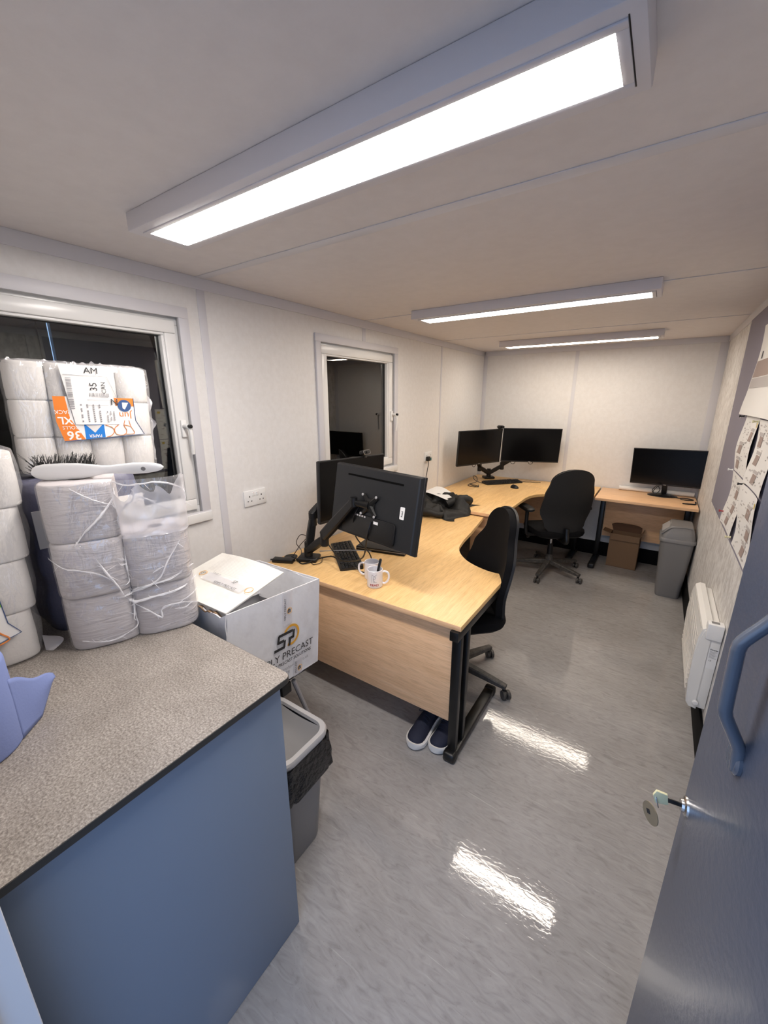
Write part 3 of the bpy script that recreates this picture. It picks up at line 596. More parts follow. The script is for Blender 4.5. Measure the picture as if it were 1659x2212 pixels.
ms = thing('mouse', 'black computer mouse beside the far keyboard', 'mouse', (0.64, 4.06, 0.760), 0.9); ob('shell', bm, 'black_plastic', ms)
ob('scroll_wheel', lathe(bmesh.new(), [(0.002, -0.003), (0.008, -0.003), (0.008, 0.003), (0.002, 0.003)], 14), 'silver', ms, loc=(0, 0.026, 0.030), rot=(0, PI / 2, 0))
# laptop lying closed beneath the near monitor
lp = thing('laptop', 'closed dark laptop with silver edge lying under the near monitor', 'laptop', (0.455, 1.892, 0.7303), 0.22)
ob('base', BX(-0.165, 0.165, -0.11, 0.11, 0.0, 0.014, 0.003), 'black_plastic', lp); ob('edge_strip', BX(-0.166, 0.166, -0.111, 0.111, 0.013, 0.018, 0.001), 'silver', lp); ob('lid', BX(-0.165, 0.165, -0.11, 0.11, 0.0178, 0.026, 0.003), 'black_matt', lp)
# mugs
def mug(label, loc, rz, pr):
    t = thing('mug', label, 'mug', loc, 0, group='white mugs on the near desk')
    R, h = 0.041, 0.096
    ob('body', lathe(bmesh.new(), [(0.0005, 0.002), (0.034, 0.002), (0.036, 0.0), (R - 0.001, 0.004), (R, 0.008), (R, h - 0.002), (R - 0.002, h), (R - 0.004, h - 0.002), (R - 0.0045, 0.012), (R - 0.010, 0.006), (0.0005, 0.006)], 48, caps=False), 'mug', t)
    pts = smooth_path([(R - 0.003, 0, 0.080), (R + 0.012, 0, 0.084), (R + 0.028, 0, 0.074), (R + 0.032, 0, 0.052), (R + 0.025, 0, 0.030), (R + 0.010, 0, 0.018), (R - 0.003, 0, 0.020)], 5)
    ob('handle', tube(bmesh.new(), pts, 0.0055, 10), 'mug', t, rot=(0, 0, rz))
    if pr is not None:
        def wrap(bm):
            for v in bm.verts:
                a = pr + v.co.x / R; z = v.co.y; v.co = V((R + 0.0004) * math.cos(a), (R + 0.0004) * math.sin(a), z)
            return bm
        bm = text_bm('READ', 0.0165, sx=1.12, bold=0.0005); bmesh.ops.subdivide_edges(bm, edges=bm.edges, cuts=1); bmesh.ops.translate(bm, vec=(0, 0.021, 0), verts=bm.verts); ob('name_print', wrap(bm), 'red', t, smooth=False)
        bm = text_bm('CONSTRUCTION', 0.0052, sx=1.2); bmesh.ops.translate(bm, vec=(0, 0.0105, 0), verts=bm.verts); ob('small_print', wrap(bm), 'greyink', t, smooth=False)
        bm = bmesh.new()
        def stroke(*ps):
            for a, b in zip(ps, ps[1:]):
                a, b = Vector(a), Vector(b); d = (b - a).normalized() * 0.0006; n = Vector((-d.y, d.x))
                n_ = 5
                for i in range(n_):
                    p, q = a.lerp(b, i / n_), a.lerp(b, (i + 1) / n_)
                    bm.faces.new([bm.verts.new((*v, 0)) for v in (p + n - d * .2, p - n - d * .2, q - n + d * .2, q + n + d * .2)])
        stroke((-0.012, 0.036), (-0.012, 0.079), (0.0, 0.069), (0.013, 0.080)); stroke((0.0, 0.069), (0.0065, 0.064), (0.0065, 0.057), (-0.004, 0.055), (-0.0065, 0.056)); stroke((-0.004, 0.036), (-0.004, 0.063), (0.0, 0.069)); stroke((-0.004, 0.05), (0.004, 0.0365), (0.013, 0.036)); stroke((-0.004, 0.036), (0.004, 0.0365))
        ob('logo', wrap(bm), 'ink', t, smooth=False)
    return t
mug('white mug printed READ with a pen standing in it', (0.722, 1.388, 0.7303), 0.5, -1.02)
mug('plain white mug standing behind the READ mug', (0.652, 1.460, 0.7303), 3.55, None)
pn = thing('pen', 'black pen standing in the READ mug', 'pen', mtx=basis((0.715, 1.400, 0.7375), V(0, 1, 0).cross(V(0.020, 0.020, 0.125)), V(0.02, 0.02, 0.125).cross(V(0, 1, 0).cross(V(0.020, 0.020, 0.125))), V(0.020, 0.020, 0.125).normalized()))
ob('barrel', lathe(bmesh.new(), [(0.001, 0), (0.0055, 0.012), (0.0062, 0.02), (0.0062, 0.07)], 14), 'black_plastic', pn); ob('cap', lathe(bmesh.new(), [(0.0066, 0.068), (0.0070, 0.07), (0.0070, 0.134), (0.005, 0.138), (0.0005, 0.1385)], 14), 'black_plastic', pn); ob('pocket_clip', BX(0.0068, 0.0095, -0.002, 0.002, 0.082, 0.134, 0.0006), 'chrome', pn)
# flat black adapter and cable grommet near the wall
gr = ob('cable_grommet', lathe(bmesh.new(), [(0.040, 0), (0.040, 0.004), (0.034, 0.006), (0.030, 0.005), (0.0005, 0.004)], 28), 'black_plastic', loc=(0.062, 1.425, 0.7303)); tag(gr, 'round black cable grommet in the near desk by the wall', 'grommet')
ad = thing('power_adapter', 'flat black power adapter lying on the near desk by the wall', 'adapter', (0.085, 1.345, 0.7303), 0.42); ob('case', BX(-0.065, 0.065, -0.024, 0.024, 0, 0.022, 0.004), 'black_plastic', ad); ob('lead_stub', tube(bmesh.new(), [(-0.064, 0, 0.011), (-0.082, 0, 0.010)], 0.004), 'black_plastic', ad)

# cables
def cable(name, label, pts, r=0.003, m='black_plastic', k=7): return tag(ob(name, tube(bmesh.new(), smooth_path(pts, k), r, 7), m), label, 'cable')
vb = lambda x, z: tuple(M1 @ V(x, 0.05, z))
cable('cable', 'thick black cable looping from the back of the near monitor', [vb(-0.03, -0.075), vb(-0.015, -0.15), (0.64, 1.40, 0.87), (0.52, 1.45, 0.80), (0.42, 1.47, 0.775), (0.33, 1.50, 0.768), (0.26, 1.47, 0.75), (0.21, 1.38, 0.735), (0.13, 1.41, 0.735), (0.075, 1.42, 0.737)], 0.0042)
cable('cable', 'black cable curving under the near monitor arm', [vb(0.07, -0.02), vb(0.10, -0.09), (0.58, 1.42, 0.96), (0.62, 1.48, 0.86), (0.60, 1.53, 0.78), (0.57, 1.54, 0.745), (0.545, 1.56, 0.734)], 0.0036)
cable('cable', 'black cable lying across the near keyboard', [(0.36, 1.44, 0.87), (0.40, 1.45, 0.82), (0.44, 1.48, 0.765), (0.47, 1.49, 0.762), (0.52, 1.47, 0.757), (0.58, 1.48, 0.736), (0.60, 1.53, 0.735), (0.57, 1.56, 0.735)], 0.0034)
cable('cable', 'pale grey cable stretched over the near keyboard', [(0.205, 1.53, 0.765), (0.30, 1.60, 0.768), (0.40, 1.68, 0.764), (0.46, 1.72, 0.757)], 0.003, 'bin_light')
cable('cable', 'thin black cable looping up beside the near monitor arm base', [(0.075, 1.43, 0.737), (0.10, 1.47, 0.80), (0.13, 1.50, 0.85), (0.11, 1.47, 0.87), (0.09, 1.45, 0.82), (0.12, 1.46, 0.77), (0.15, 1.40, 0.738), (0.10, 1.38, 0.734)], 0.0022)
cable('cable', 'thin black cable trailing from the base to the keyboard on the near desk', [(0.24, 1.42, 0.734), (0.27, 1.41, 0.734), (0.29, 1.45, 0.738), (0.26, 1.50, 0.742), (0.30, 1.53, 0.7565)], 0.0020)
cable('cable', 'coiled black lead lying left of the far keyboard', [(0.335, 4.10, 0.767), (0.27, 4.09, 0.766), (0.20, 4.05, 0.80), (0.175, 4.06, 0.84), (0.20, 4.10, 0.825), (0.215, 4.06, 0.78), (0.17, 3.96, 0.7645), (0.20, 3.88, 0.7645), (0.28, 3.86, 0.7645), (0.30, 3.91, 0.7645), (0.24, 3.95, 0.7645), (0.20, 3.92, 0.770), (0.26, 3.87, 0.773), (0.31, 3.88, 0.7645), (0.28, 3.95, 0.772)], 0.0036)
cable('cable', 'short black lead right of the far keyboard', [(0.60, 4.40, 0.768), (0.66, 4.44, 0.764), (0.70, 4.47, 0.763), (0.74, 4.47, 0.763), (0.80, 4.50, 0.763)], 0.003)
for lab, Mx, x in (('loop of cable hanging below the left far monitor', M3, -0.05), ('loop of cable hanging below the right far monitor', M4, 0.02), ('loop of cable near the inner edge of the right far monitor', M4, -0.17)):
    h2 = S27[1] / 2; cable('cable', lab, [tuple(Mx @ V(x - 0.03, 0.03, -h2 + 0.03)), tuple(Mx @ V(x - 0.022, 0.02, -h2 - 0.012)), tuple(Mx @ V(x, 0.018, -h2 - 0.026)), tuple(Mx @ V(x + 0.022, 0.02, -h2 - 0.012)), tuple(Mx @ V(x + 0.03, 0.03, -h2 + 0.03))], 0.003)
cable('cable', 'tangle of black cables on the foot of the desk monitor stand', [(1.90, 4.47, 0.86), (1.87, 4.45, 0.83), (1.86, 4.44, 0.795), (1.89, 4.435, 0.79), (1.91, 4.44, 0.83), (1.88, 4.45, 0.86), (1.85, 4.46, 0.81), (1.88, 4.44, 0.785), (1.93, 4.42, 0.79)], 0.0035)
cable('cable', 'black mains lead lying right of the desk monitor stand', [(2.00, 4.44, 0.778), (2.06, 4.44, 0.766), (2.11, 4.46, 0.766), (2.16, 4.44, 0.766), (2.175, 4.40, 0.766), (2.12, 4.38, 0.766), (2.08, 4.40, 0.766)], 0.0045)
cable('cable', 'short black plug lead at the front right of the straight desk', [(2.09, 4.20, 0.768), (2.12, 4.205, 0.768), (2.15, 4.22, 0.766), (2.185, 4.23, 0.766), (2.192, 4.33, 0.765)], 0.006)
# white paper roll behind the monitor on the straight desk
pr = tag(ob('paper_roll', tube(bmesh.new(), [(1.562, 4.592, 0.782), (2.19, 4.592, 0.782)], 0.0215, 20), 'paper'), 'long white rolled paper lying behind the monitor on the straight desk', 'paper roll')

# black jacket bunched over the join of the two desks, with a sheet of paper on top
bm = bmesh.new()
def jk(u, v):
    a = (u - 0.5) * 2; b = (v - 0.5) * 2
    ex = (abs(a) ** 3 + abs(b) ** 3) ** (1 / 3.0)
    x = 0.30 + 0.29 * a + 0.03 * math.sin(5 * b + 2 * a); y = 2.93 + 0.25 * b + 0.03 * math.sin(6 * a)
    base = 0.7605 if y > 2.93 else 0.731
    h = 0.115 * max(0, 1 - ex ** 3) ** 0.6
    h *= 0.75 + 0.5 * noise.noise(V(7 * u, 6 * v, 1.3)) + 0.25 * noise.noise(V(18 * u, 15 * v, 4)) + 0.15 * math.sin(14 * v + 4 * noise.noise(V(4 * u, 4 * v, 0)))
    return V(x, y, base + max(0.0, h) + 0.002)
surf(bm, jk, 44, 40)
jt = thing('jacket', 'black jacket bunched up over the join of two desks', 'jacket', (0, 0, 0))
bmesh.ops.recalc_face_normals(bm, faces=bm.faces[:]); ob('cloth', bm, 'jacket', jt, ang=80)
bm = bmesh.new(); tube(bm, smooth_path([(0.40, 2.90, 0.80), (0.47, 2.99, 0.822), (0.515, 3.06, 0.815), (0.53, 3.10, 0.80)], 5), [0.04] * 5 + [0.046] * 6 + [0.042] * 4 + [0.036], 14)
for v in bm.verts: v.co += V(1, 1, 1) * 0.008 * noise.noise(v.co * 22)
ob('sleeve', bm, 'jacket', jt, ang=80)
bm = bmesh.new(); tube(bm, smooth_path([(0.20, 2.66, 0.765), (0.33, 2.655, 0.775), (0.42, 2.68, 0.765), (0.47, 2.70, 0.752)], 5), [0.032] * 8 + [0.026] * 7 + [0.016], 12)
for v in bm.verts: v.co += V(1, 1, 0.6) * 0.01 * noise.noise(v.co * 20); v.co.z = max(v.co.z, 0.7325)
ob('hem', bm, 'jacket', jt, ang=80)
pp = ob('paper_sheet', surf(bmesh.new(), lambda u, v: V(0.165 + 0.25 * u + 0.04 * v, 2.93 + 0.16 * v - 0.05 * u, 0.862 + 0.03 * math.sin(2.6 * u + 1.0) * (0.4 + v) - 0.015 * u), 14, 8, 0.0008), 'paper'); tag(pp, 'white sheet of paper lying on the black jacket', 'paper')

# ================================================================== OFFICE CHAIRS
def lerp_tab(tab, t):
    for (a, va), (b, vb_) in zip(tab, tab[1:]):
        if t <= b: f = (t - a) / (b - a); f = f * f * (3 - 2 * f); return va + (vb_ - va) * f
    return tab[-1][1]
def chair(label, loc, rotz, tilt, arms, base_rot, tab, zb=0.47, hb=0.58):
    """local: faces +y"""
    t = thing('office_chair', label, 'chair', (loc[0], loc[1], 0), rotz, group='black office chairs')
    for k in range(5):
        a = base_rot + 2 * PI * k / 5; d = V(math.cos(a), math.sin(a), 0)
        bm = bmesh.new(); beam(bm, d * 0.025 + V(0, 0, 0.115), d * 0.330 + V(0, 0, 0.078), 0.055, 0.045, 0.036, 0.026); ob('base_arm', bm, 'dusty', t)
        c = ob('castor', tube(bmesh.new(), [d * 0.320 + V(0, 0, 0.045), d * 0.320 + V(0, 0, 0.085)], 0.010, 10), 'black_plastic', t)
        s = V(-d.y, d.x, 0); s = (s * math.cos(k * 1.3) + d * math.sin(k * 1.3)).normalized(); cp = d * 0.333 + V(0, 0, 0.0265)
        for q in (-1, 1): ob('wheel', tube(bmesh.new(), [cp + s * (q * 0.005), cp + s * (q * 0.007), cp + s * (q * 0.022), cp + s * (q * 0.026)], [0.022, 0.0262, 0.0262, 0.018], 18), 'dusty', c)
        bm = bmesh.new(); tube(bm, [cp - s * 0.004, cp + s * 0.004], 0.018, 14); ob('hub', bm, 'black_plastic', c)
    ob('base_hub', lathe(bmesh.new(), [(0.036, 0.085), (0.042, 0.10), (0.040, 0.15), (0.028, 0.19)], 20), 'dusty', t)
    ob('gas_column', lathe(bmesh.new(), [(0.025, 0.15), (0.025, 0.30), (0.014, 0.302), (0.014, 0.42)], 20), 'black_plastic', t)
    ob('column_sleeve', lathe(bmesh.new(), [(0.0155, 0.302), (0.0155, 0.40)], 20), 'chrome', t)
    ob('mechanism', BX(-0.075, 0.075, -0.12, 0.10, 0.385, 0.425, 0.008), 'black_metal', t)
    ob('lever', tube(bmesh.new(), smooth_path([(-0.07, 0.02, 0.40), (-0.17, 0.03, 0.395), (-0.21, 0.03, 0.37), (-0.235, 0.03, 0.365)], 4), [0.005] * 9 + [0.012] * 4, 8), 'dusty', t)
    rings = []
    for sc, z in ((0.86, 0.425), (0.97, 0.44), (1.0, 0.465), (0.985, 0.487), (0.90, 0.502), (0.6, 0.508)):
        rings.append([V(x * sc, y * sc - 0.012, z - 0.02 * max(0, (y / 0.23)) ** 3 * (1 if z > 0.45 else 0.3)) for x, y in rrect(0.47, 0.45, 0.11, 7)])
    ob('seat', loft(bmesh.new(), rings), 'fabric', t)
    ob('seat_shell', loft(bmesh.new(), [[V(x * sc, y * sc - 0.012, z) for x, y in rrect(0.45, 0.43, 0.11, 7)] for sc, z in ((0.7, 0.412), (0.95, 0.424), (0.97, 0.434))]), 'black_plastic', t)
    yb = -0.225
    def back(off, grow, cur):
        def f(u, v):
            s = (u - 0.5) * 2; tt = 1 - (1 - v) ** 2.2; hw = lerp_tab(tab, tt)
            if tt > 0.8: hw = lerp_tab(tab, 0.8) * math.sqrt(max(0.0, 1 - ((tt - 0.8) / 0.2) ** 2)) * 0.97 + 0.004
            hw += grow; z = zb + (hb + grow) * tt
            y = yb - tilt * hb * tt + 0.020 * math.exp(-((tt - 0.28) / 0.18) ** 2) + cur * (s * hw / 0.22) ** 2 + off
            return V(s * hw, y, z)
        return f
    bm = bmesh.new(); surf(bm, back(0.0, 0.0, 0.045), 20, 40, 0.038); ob('back_cushion', bm, 'fabric', t, ang=70)
    bm = bmesh.new(); surf(bm, back(-0.012, 0.006, 0.045), 20, 40, 0.014); ob('back_shell', bm, 'black_matt', t, ang=70)
    ob('back_bar', tube(bmesh.new(), smooth_path([(0, -0.08, 0.405), (0, -0.24, 0.395), (0, -0.272, 0.42), (0, -0.262, 0.47), (0, -0.255, 0.53)], 5), 0.022, 10), 'black_metal', t)
    if arms:
        for s in (-1, 1):
            a = ob('armrest', tube(bmesh.new(), smooth_path([(s * 0.10, -0.02, 0.41), (s * 0.24, -0.02, 0.41), (s * 0.275, -0.02, 0.44), (s * 0.28, -0.02, 0.56), (s * 0.28, -0.02, 0.655)], 5), 0.017, 10), 'black_plastic', t)
            rg = [[V(x + s * 0.28, y + 0.01, z) for x, y in rrect(0.085 * q, 0.25 * q, 0.04 * q, 6)] for q, z in ((0.85, 0.652), (1, 0.662), (1, 0.676), (0.88, 0.688))]
            ob('arm_pad', loft(bmesh.new(), rg), 'black_matt', a)
    return t
TAB1 = [(0, 0.19), (0.12, 0.225), (0.35, 0.25), (0.55, 0.232), (0.8, 0.150), (1, 0.1)]
TAB2 = [(0, 0.13), (0.12, 0.185), (0.35, 0.235), (0.6, 0.225), (0.8, 0.195), (1, 0.1)]
chair('armless black office chair tucked into the curve of the near desk', (0.99, 1.85), math.atan2(-0.6, -0.8) - PI / 2 + 0.12, 0.10, False, 0.126, TAB1, 0.47, 0.60)
chair('black office chair with armrests, its back to the camera, at the far corner desk', (1.10, 3.84), math.atan2(0.77, -0.63) - PI / 2, 0.12, True, -2.327, TAB2, 0.47, 0.60)

# ================================================================== TOILET ROLL PACKS ON THE WORKTOP
def squash(x, y, rot, inner=1):
    """widen along u and flatten the side that touches the neighbour"""
    cu, su = math.cos(rot), math.sin(rot); p_, q_ = x * cu + y * su, -x * su + y * cu
    if q_ * inner > 0: q_ *= 1.12
    if q_ * inner > 0.0857: q_ = 0.0857 * inner
    return p_ * cu - q_ * su, p_ * su + q_ * cu
def roll_mesh(name, r, h, rc, m, sq=2.0, rot=0.0, flatten=0):
    bm = lathe(bmesh.new(), [(rc, h), (rc, 0), (r - 0.006, 0), (r - 0.0015, 0.002), (r, 0.007), (r + 0.001, h * 0.5), (r, h - 0.007), (r - 0.0015, h - 0.002), (r - 0.006, h), (rc, h)], 48, caps=False)
    if sq != 2.0:
        for v in bm.verts:
            a = math.atan2(v.co.y, v.co.x) - rot; q = (abs(math.cos(a)) ** sq + abs(math.sin(a)) ** sq) ** (-1 / sq)
            if math.hypot(v.co.x, v.co.y) > rc * 1.2:
                v.co.x *= q; v.co.y *= q
                if flatten: v.co.x, v.co.y = squash(v.co.x, v.co.y, rot, flatten)
    bmesh.ops.remove_doubles(bm, verts=bm.verts, dist=1e-5); bmesh.ops.recalc_face_normals(bm, faces=bm.faces[:])
    me = bpy.data.meshes.new(name); bm.to_mesh(me); bm.free()
    for p in me.polygons: p.use_smooth = True
    me.set_sharp_from_angle(angle=math.radians(50)); me.materials.append(M[m]); return me
def put(me, name, parent, loc, rot=(0, 0, 0)):
    o = bpy.data.objects.new(name, me); C.objects.link(o); o.parent = parent; o.location = loc; o.rotation_euler = rot; return o
def film(w, d, h, r, sc, seed, rows, pinch=0.004):
    """wrinkled film round a block of rolls; local origin bottom centre"""
    rings = []; nz = rows * 6
    out = rrect(w, d, r, 8); per = []
    for k in range(len(out)):
        a, b = Vector(out[k]), Vector(out[(k + 1) % len(out)]); n_ = max(1, int((b - a).length / 0.012)); per += [a.lerp(b, i / n_) for i in range(n_)]
    for j in range(nz + 1):
        z = h * j / nz; ph = (j % 6) / 6.0; p = pinch * abs(math.cos(PI * j / 6)) ** 4
        ring = []
        for q in per:
            nrm = q.normalized(); o = -p + 0.0035 * noise.noise(V(q.x * 22 + seed, q.y * 22, z * 14)) + 0.002 * noise.noise(V(q.x * 60, q.y * 60 + seed, z * 30))
            ring.append(V(q.x + nrm.x * o, q.y + nrm.y * o, z))
        rings.append(ring)
    top = [[V(v.x * s, v.y * s, h + dz + 0.006 * noise.noise(V(v.x * 30, v.y * 30, seed))) for v in rings[-1]] for s, dz in ((0.92, 0.006), (0.6, 0.008), (0.2, 0.006))]
    bot = [[V(v.x * s, v.y * s, 0.0) for v in rings[0]] for s in (0.2, 0.6, 0.94)]
    return loft(bmesh.new(), bot + rings[0:] + top)
def print_on(parent, name, bm, m): return ob(name, bm, m, parent, smooth=False)

# pack standing in front: two stacks of large rolls in torn film
u = V(0.441, 0.898, 0).normalized(); n = V(u.y, -u.x, 0); thn = math.atan2(n.y, n.x)
RB, HB = 0.088, 0.1655; CL = V(0.476, 0.274, 0); CR = CL + u * 0.172
pb = thing('toilet_roll_pack', 'stack of large grey white rolls in torn film, brush lying on top', 'toilet roll pack', (CL.x, CL.y, WZ))
me = roll_mesh('toilet_roll', RB, HB - 0.002, 0.022, 'tissue_grey', 3.3, thn, 1); me_r = roll_mesh('toilet_roll_right', RB, HB - 0.002, 0.022, 'tissue_grey', 3.3, thn, -1)
for lay in range(3):
    sh = (0, 0.006, 0.002)[lay]
    for c in (V(0, 0, 0), CR - CL):
        if lay == 2 and c.length > 0: continue                       # this roll is gone, only the torn film stands
        put(me_r if c.length > 0 else me, 'toilet_roll', pb, c + n * sh + V(0, 0, 0.001 + lay * HB))
dC = CR - CL
def fpt(s, z, off=0.004):
    c, q = (V(0, 0, 0), s + 0.5) if s < 0 else (dC, s - 0.5)
    a = thn + q * 2 * 1.12; r = (RB + off) * (abs(math.cos(a - thn)) ** 3.3 + abs(math.sin(a - thn)) ** 3.3) ** (-1 / 3.3)
    k = abs(s); w = 0.016 * math.exp(-(s / 0.12) ** 2)
    lay = int(min(2, max(0, z / HB))); sh = (0, 0.006, 0.002)[lay]
    pin = 0.004 * max(0, 1 - abs(((z / HB + 0.5) % 1) - 0.5) / 0.06)
    fx, fy = squash(math.cos(a) * (r - pin), math.sin(a) * (r - pin), thn, 1 if s < 0 else -1)
    return c + V(fx, fy, z) + n * (w + sh)
def fw(uu, vv):
    s = -1.35 + 2.7 * uu; z = 0.004 + vv * (3 * HB - 0.006)
    p = fpt(max(-1.3, min(1.3, s)), z)
    return p + n * (0.0035 * noise.noise(V(s * 9, z * 40, 2)) + 0.002 * noise.noise(V(s * 25, z * 90, 5)))
ob('film_wrap', surf(bmesh.new(), fw, 90, 60), 'film', pb, ang=180)
# torn film standing up at the right-hand top corner
def tornf(uu, vv):
    s = 0.02 + 1.2 * uu; z = 0.325 + 0.185 * vv * (0.78 + 0.3 * noise.noise(V(uu * 7, 0.3, 0)))
    return fpt(s, min(z, 0.52), 0.008) + n * (0.010 * noise.noise(V(s * 6, z * 25, 9)) + 0.014 * vv) + u * (0.012 * vv * noise.noise(V(s * 9, z * 12, 3)))
ob('torn_film', surf(bmesh.new(), tornf, 40, 24), 'film_torn', pb, ang=180)
def ztop(x): return 260 - (x - 100) * 0.11
def zbot(x): return 1930 - (x - 450) * 0.30
def shred(pts, r):
    out = []
    for x, y in pts:
        s = -1 + (x - 215) / 765.0 if x < 980 else (x - 980) / 540.0
        f = (y - ztop(x)) / (zbot(x) - ztop(x)); out.append(fpt(max(-1.1, min(1.1, s)), max(0.004, 0.4965 * (1 - f)), 0.0085))
    sp = smooth_path(out, 4); rn = random.Random(int(pts[0][0] * 7 + pts[-1][1])); bm = bmesh.new()
    for q in range(2):
        off = 0.0022 * q; tube(bm, [p + V(0, 0, 1) * (0.0025 * noise.noise(p * 90 + V(q * 5, 0, 0)) + off) + n * (0.001 * q) for p in sp], [r * (0.8 + 0.7 * noise.noise(p * 70 + V(q, 0, 0))) * (0.25 + 0.75 * math.sin(PI * (0.06 + 0.88 * i / (len(sp) - 1)))) * (1, 0.55)[q] for i, p in enumerate(sp)], 6)
    for q in range(max(3, len(sp) // 2)):
        i = rn.randrange(len(sp)); p = sp[i]; d = u * (rn.random() - 0.5) * 2 + V(0, 0, 1) * (rn.random() - 0.5) * 2; l = 0.010 + 0.022 * rn.random()
        tube(bm, [p + n * 0.001, p + d * l * 0.5 + n * 0.0005, p + d * l - n * 0.002], [r * 0.34, r * 0.24, r * 0.06], 4)
    return bm
SHR = [([(660, 930), (720, 1090), (770, 1210), (800, 1330)], 0.0028), ([(800, 1335), (900, 1310), (1020, 1270), (1150, 1190), (1240, 1090), (1300, 930), (1400, 720)], 0.0030), ([(800, 1340), (960, 1290), (1100, 1210), (1300, 1110), (1500, 1000)], 0.0022),
       ([(830, 1385), (960, 1370), (1080, 1350), (1200, 1290), (1350, 1230), (1540, 1150)], 0.0036), ([(830, 1390), (900, 1400), (880, 1480), (840, 1590)], 0.0024), ([(900, 1420), (910, 1560), (850, 1680), (690, 1790), (560, 1820), (420, 1810)], 0.0014),
       ([(1060, 1370), (1150, 1450), (1210, 1520), (1220, 1430), (1330, 1380), (1490, 1420)], 0.0026), ([(1330, 1380), (1420, 1310), (1570, 1290)], 0.0014), ([(520, 800), (620, 660), (720, 540), (800, 420), (930, 320), (980, 250)], 0.0030),
       ([(570, 250), (660, 320), (760, 380), (830, 400)], 0.0018), ([(830, 400), (900, 440), (1000, 400), (1120, 410)], 0.0020), ([(1170, 230), (1160, 330), (1120, 380), (1060, 500), (930, 620)], 0.0024), ([(1170, 280), (1250, 340), (1340, 410), (1400, 400)], 0.0020), ([(1180, 300), (1290, 350)], 0.0014),
       ([(200, 990), (400, 1020), (560, 1050), (680, 1090), (760, 1180)], 0.0012), ([(960, 870), (930, 930), (890, 990), (820, 1000)], 0.0015), ([(990, 820), (960, 900), (910, 1000), (940, 1100), (930, 1180)], 0.0018), ([(830, 1210), (900, 1170), (880, 1090)], 0.0014), ([(900, 1430), (1000, 1500), (940, 1560)], 0.0016), ([(860, 950), (800, 930)], 0.001), ([(1270, 980), (1200, 1040)], 0.0012), ([(1430, 1380), (1370, 1430), (1300, 1440)], 0.0012), ([(1000, 180), (1150, 200), (1330, 170), (1500, 260), (1480, 400)], 0.0022)]
for pts, r in SHR: ob('film_strand', shred(pts, r * 1.25), 'shred', pb)
# banister brush on top
P0 = V(0.452, 0.205, WZ + 3 * HB + 0.008); P1_ = V(0.620, 0.430, WZ + 3 * HB + 0.008); bd = (P1_ - P0).normalized(); bs = V(0, 0, 1).cross(bd).normalized(); bu = bd.cross(bs)
br = thing('hand_brush', 'white hand brush with black bristles lying on the roll stack', 'brush', mtx=basis(P0 + V(0, 0, 0.016), bd, V(0, 0, 1), bd.cross(V(0, 0, 1))) @ Matrix.Rotation(0.30, 4, 'X'))
prof = [(-0.022, 0.006), (-0.018, 0.014), (-0.008, 0.0205), (0.01, 0.0245), (0.05, 0.0255), (0.09, 0.0235), (0.12, 0.0185), (0.145, 0.0135), (0.165, 0.013), (0.19, 0.0155), (0.22, 0.0180), (0.25, 0.0175), (0.275, 0.0140), (0.290, 0.009), (0.297, 0.002)]
ob('handle', loft(bmesh.new(), [[V(x, w * math.cos(a), 0.0062 * math.sin(a) * (1 if w > 0.005 else 0.4)) for a in [2 * PI * i / 16 for i in range(16)]] for x, w in prof]), 'white_plastic', br)
ob('hang_hole', lathe(bmesh.new(), [(0.0062, 0.0), (0.0062, 0.0006)], 18), 'bin_grey', br, loc=(0.245, 0, 0.0060))
ob('hang_hole', lathe(bmesh.new(), [(0.0062, -0.0006), (0.0062, 0.0)], 18), 'bin_grey', br, loc=(0.245, 0, -0.0060))
bm = bmesh.new(); rnd = random.Random(3)
for k in range(520):
    x = -0.016 + 0.135 * rnd.random(); y = (rnd.random() - 0.5) * 0.036; l = 0.040 + 0.014 * rnd.random(); dx = -0.045 * max(0, (0.05 - x) / 0.066) * rnd.random() + 0.010 * (rnd.random() - 0.5)
    a = V(x, y, -0.006); b = V(x + dx - 0.004, y * 1.7 + 0.010 * (rnd.random() - .3), -0.006 - l); s = V(rnd.random() - .5, rnd.random() - .5, 0).normalized() * 0.0012; s2 = V(-s.y, s.x, 0)
    loft(bm, [[a + s, a + s2, a - s], [b + s * .5, b + s2 * .5, b - s * .5]])
bo = ob('bristles', bm, 'bristle', br, smooth=False); bo['kind'] = 'stuff'

# pack wrapped in blue lilac plastic behind, carrying another pack
pd = thing('wrapped_pack', 'shaded blue lilac wrapped pack between the white roll packs', 'wrapped pack', (0.205, 0.338, WZ), 0.0)
bm = film(0.32, 0.320, 0.474, 0.04, 1, 4.0, 3, 0.010); ob('wrapper', bm, 'bluewrap', pd, ang=180)
Bx = lambda y, z: basis((0.1615, y, z), (0, 1, 0), (0, 0, 1))
ob('label_band', BX(0.158, 0.1625, -0.155, 0.155, 0.285, 0.40, 0.001), 'tissue_end', pd)
for s, y, z, sz in (('RE', -0.098, 0.318, 0.024), ('28', -0.108, 0.348, 0.018), ('2 ply', -0.108, 0.366, 0.011), ('200', -0.112, 0.378, 0.010), ('63', -0.112, 0.389, 0.010)):
    ob('print', text_bm(s, sz, mtx=basis((0.1632, y, z), (0, -1, 0), (0, 0, -1))), 'ink', pd, smooth=False)

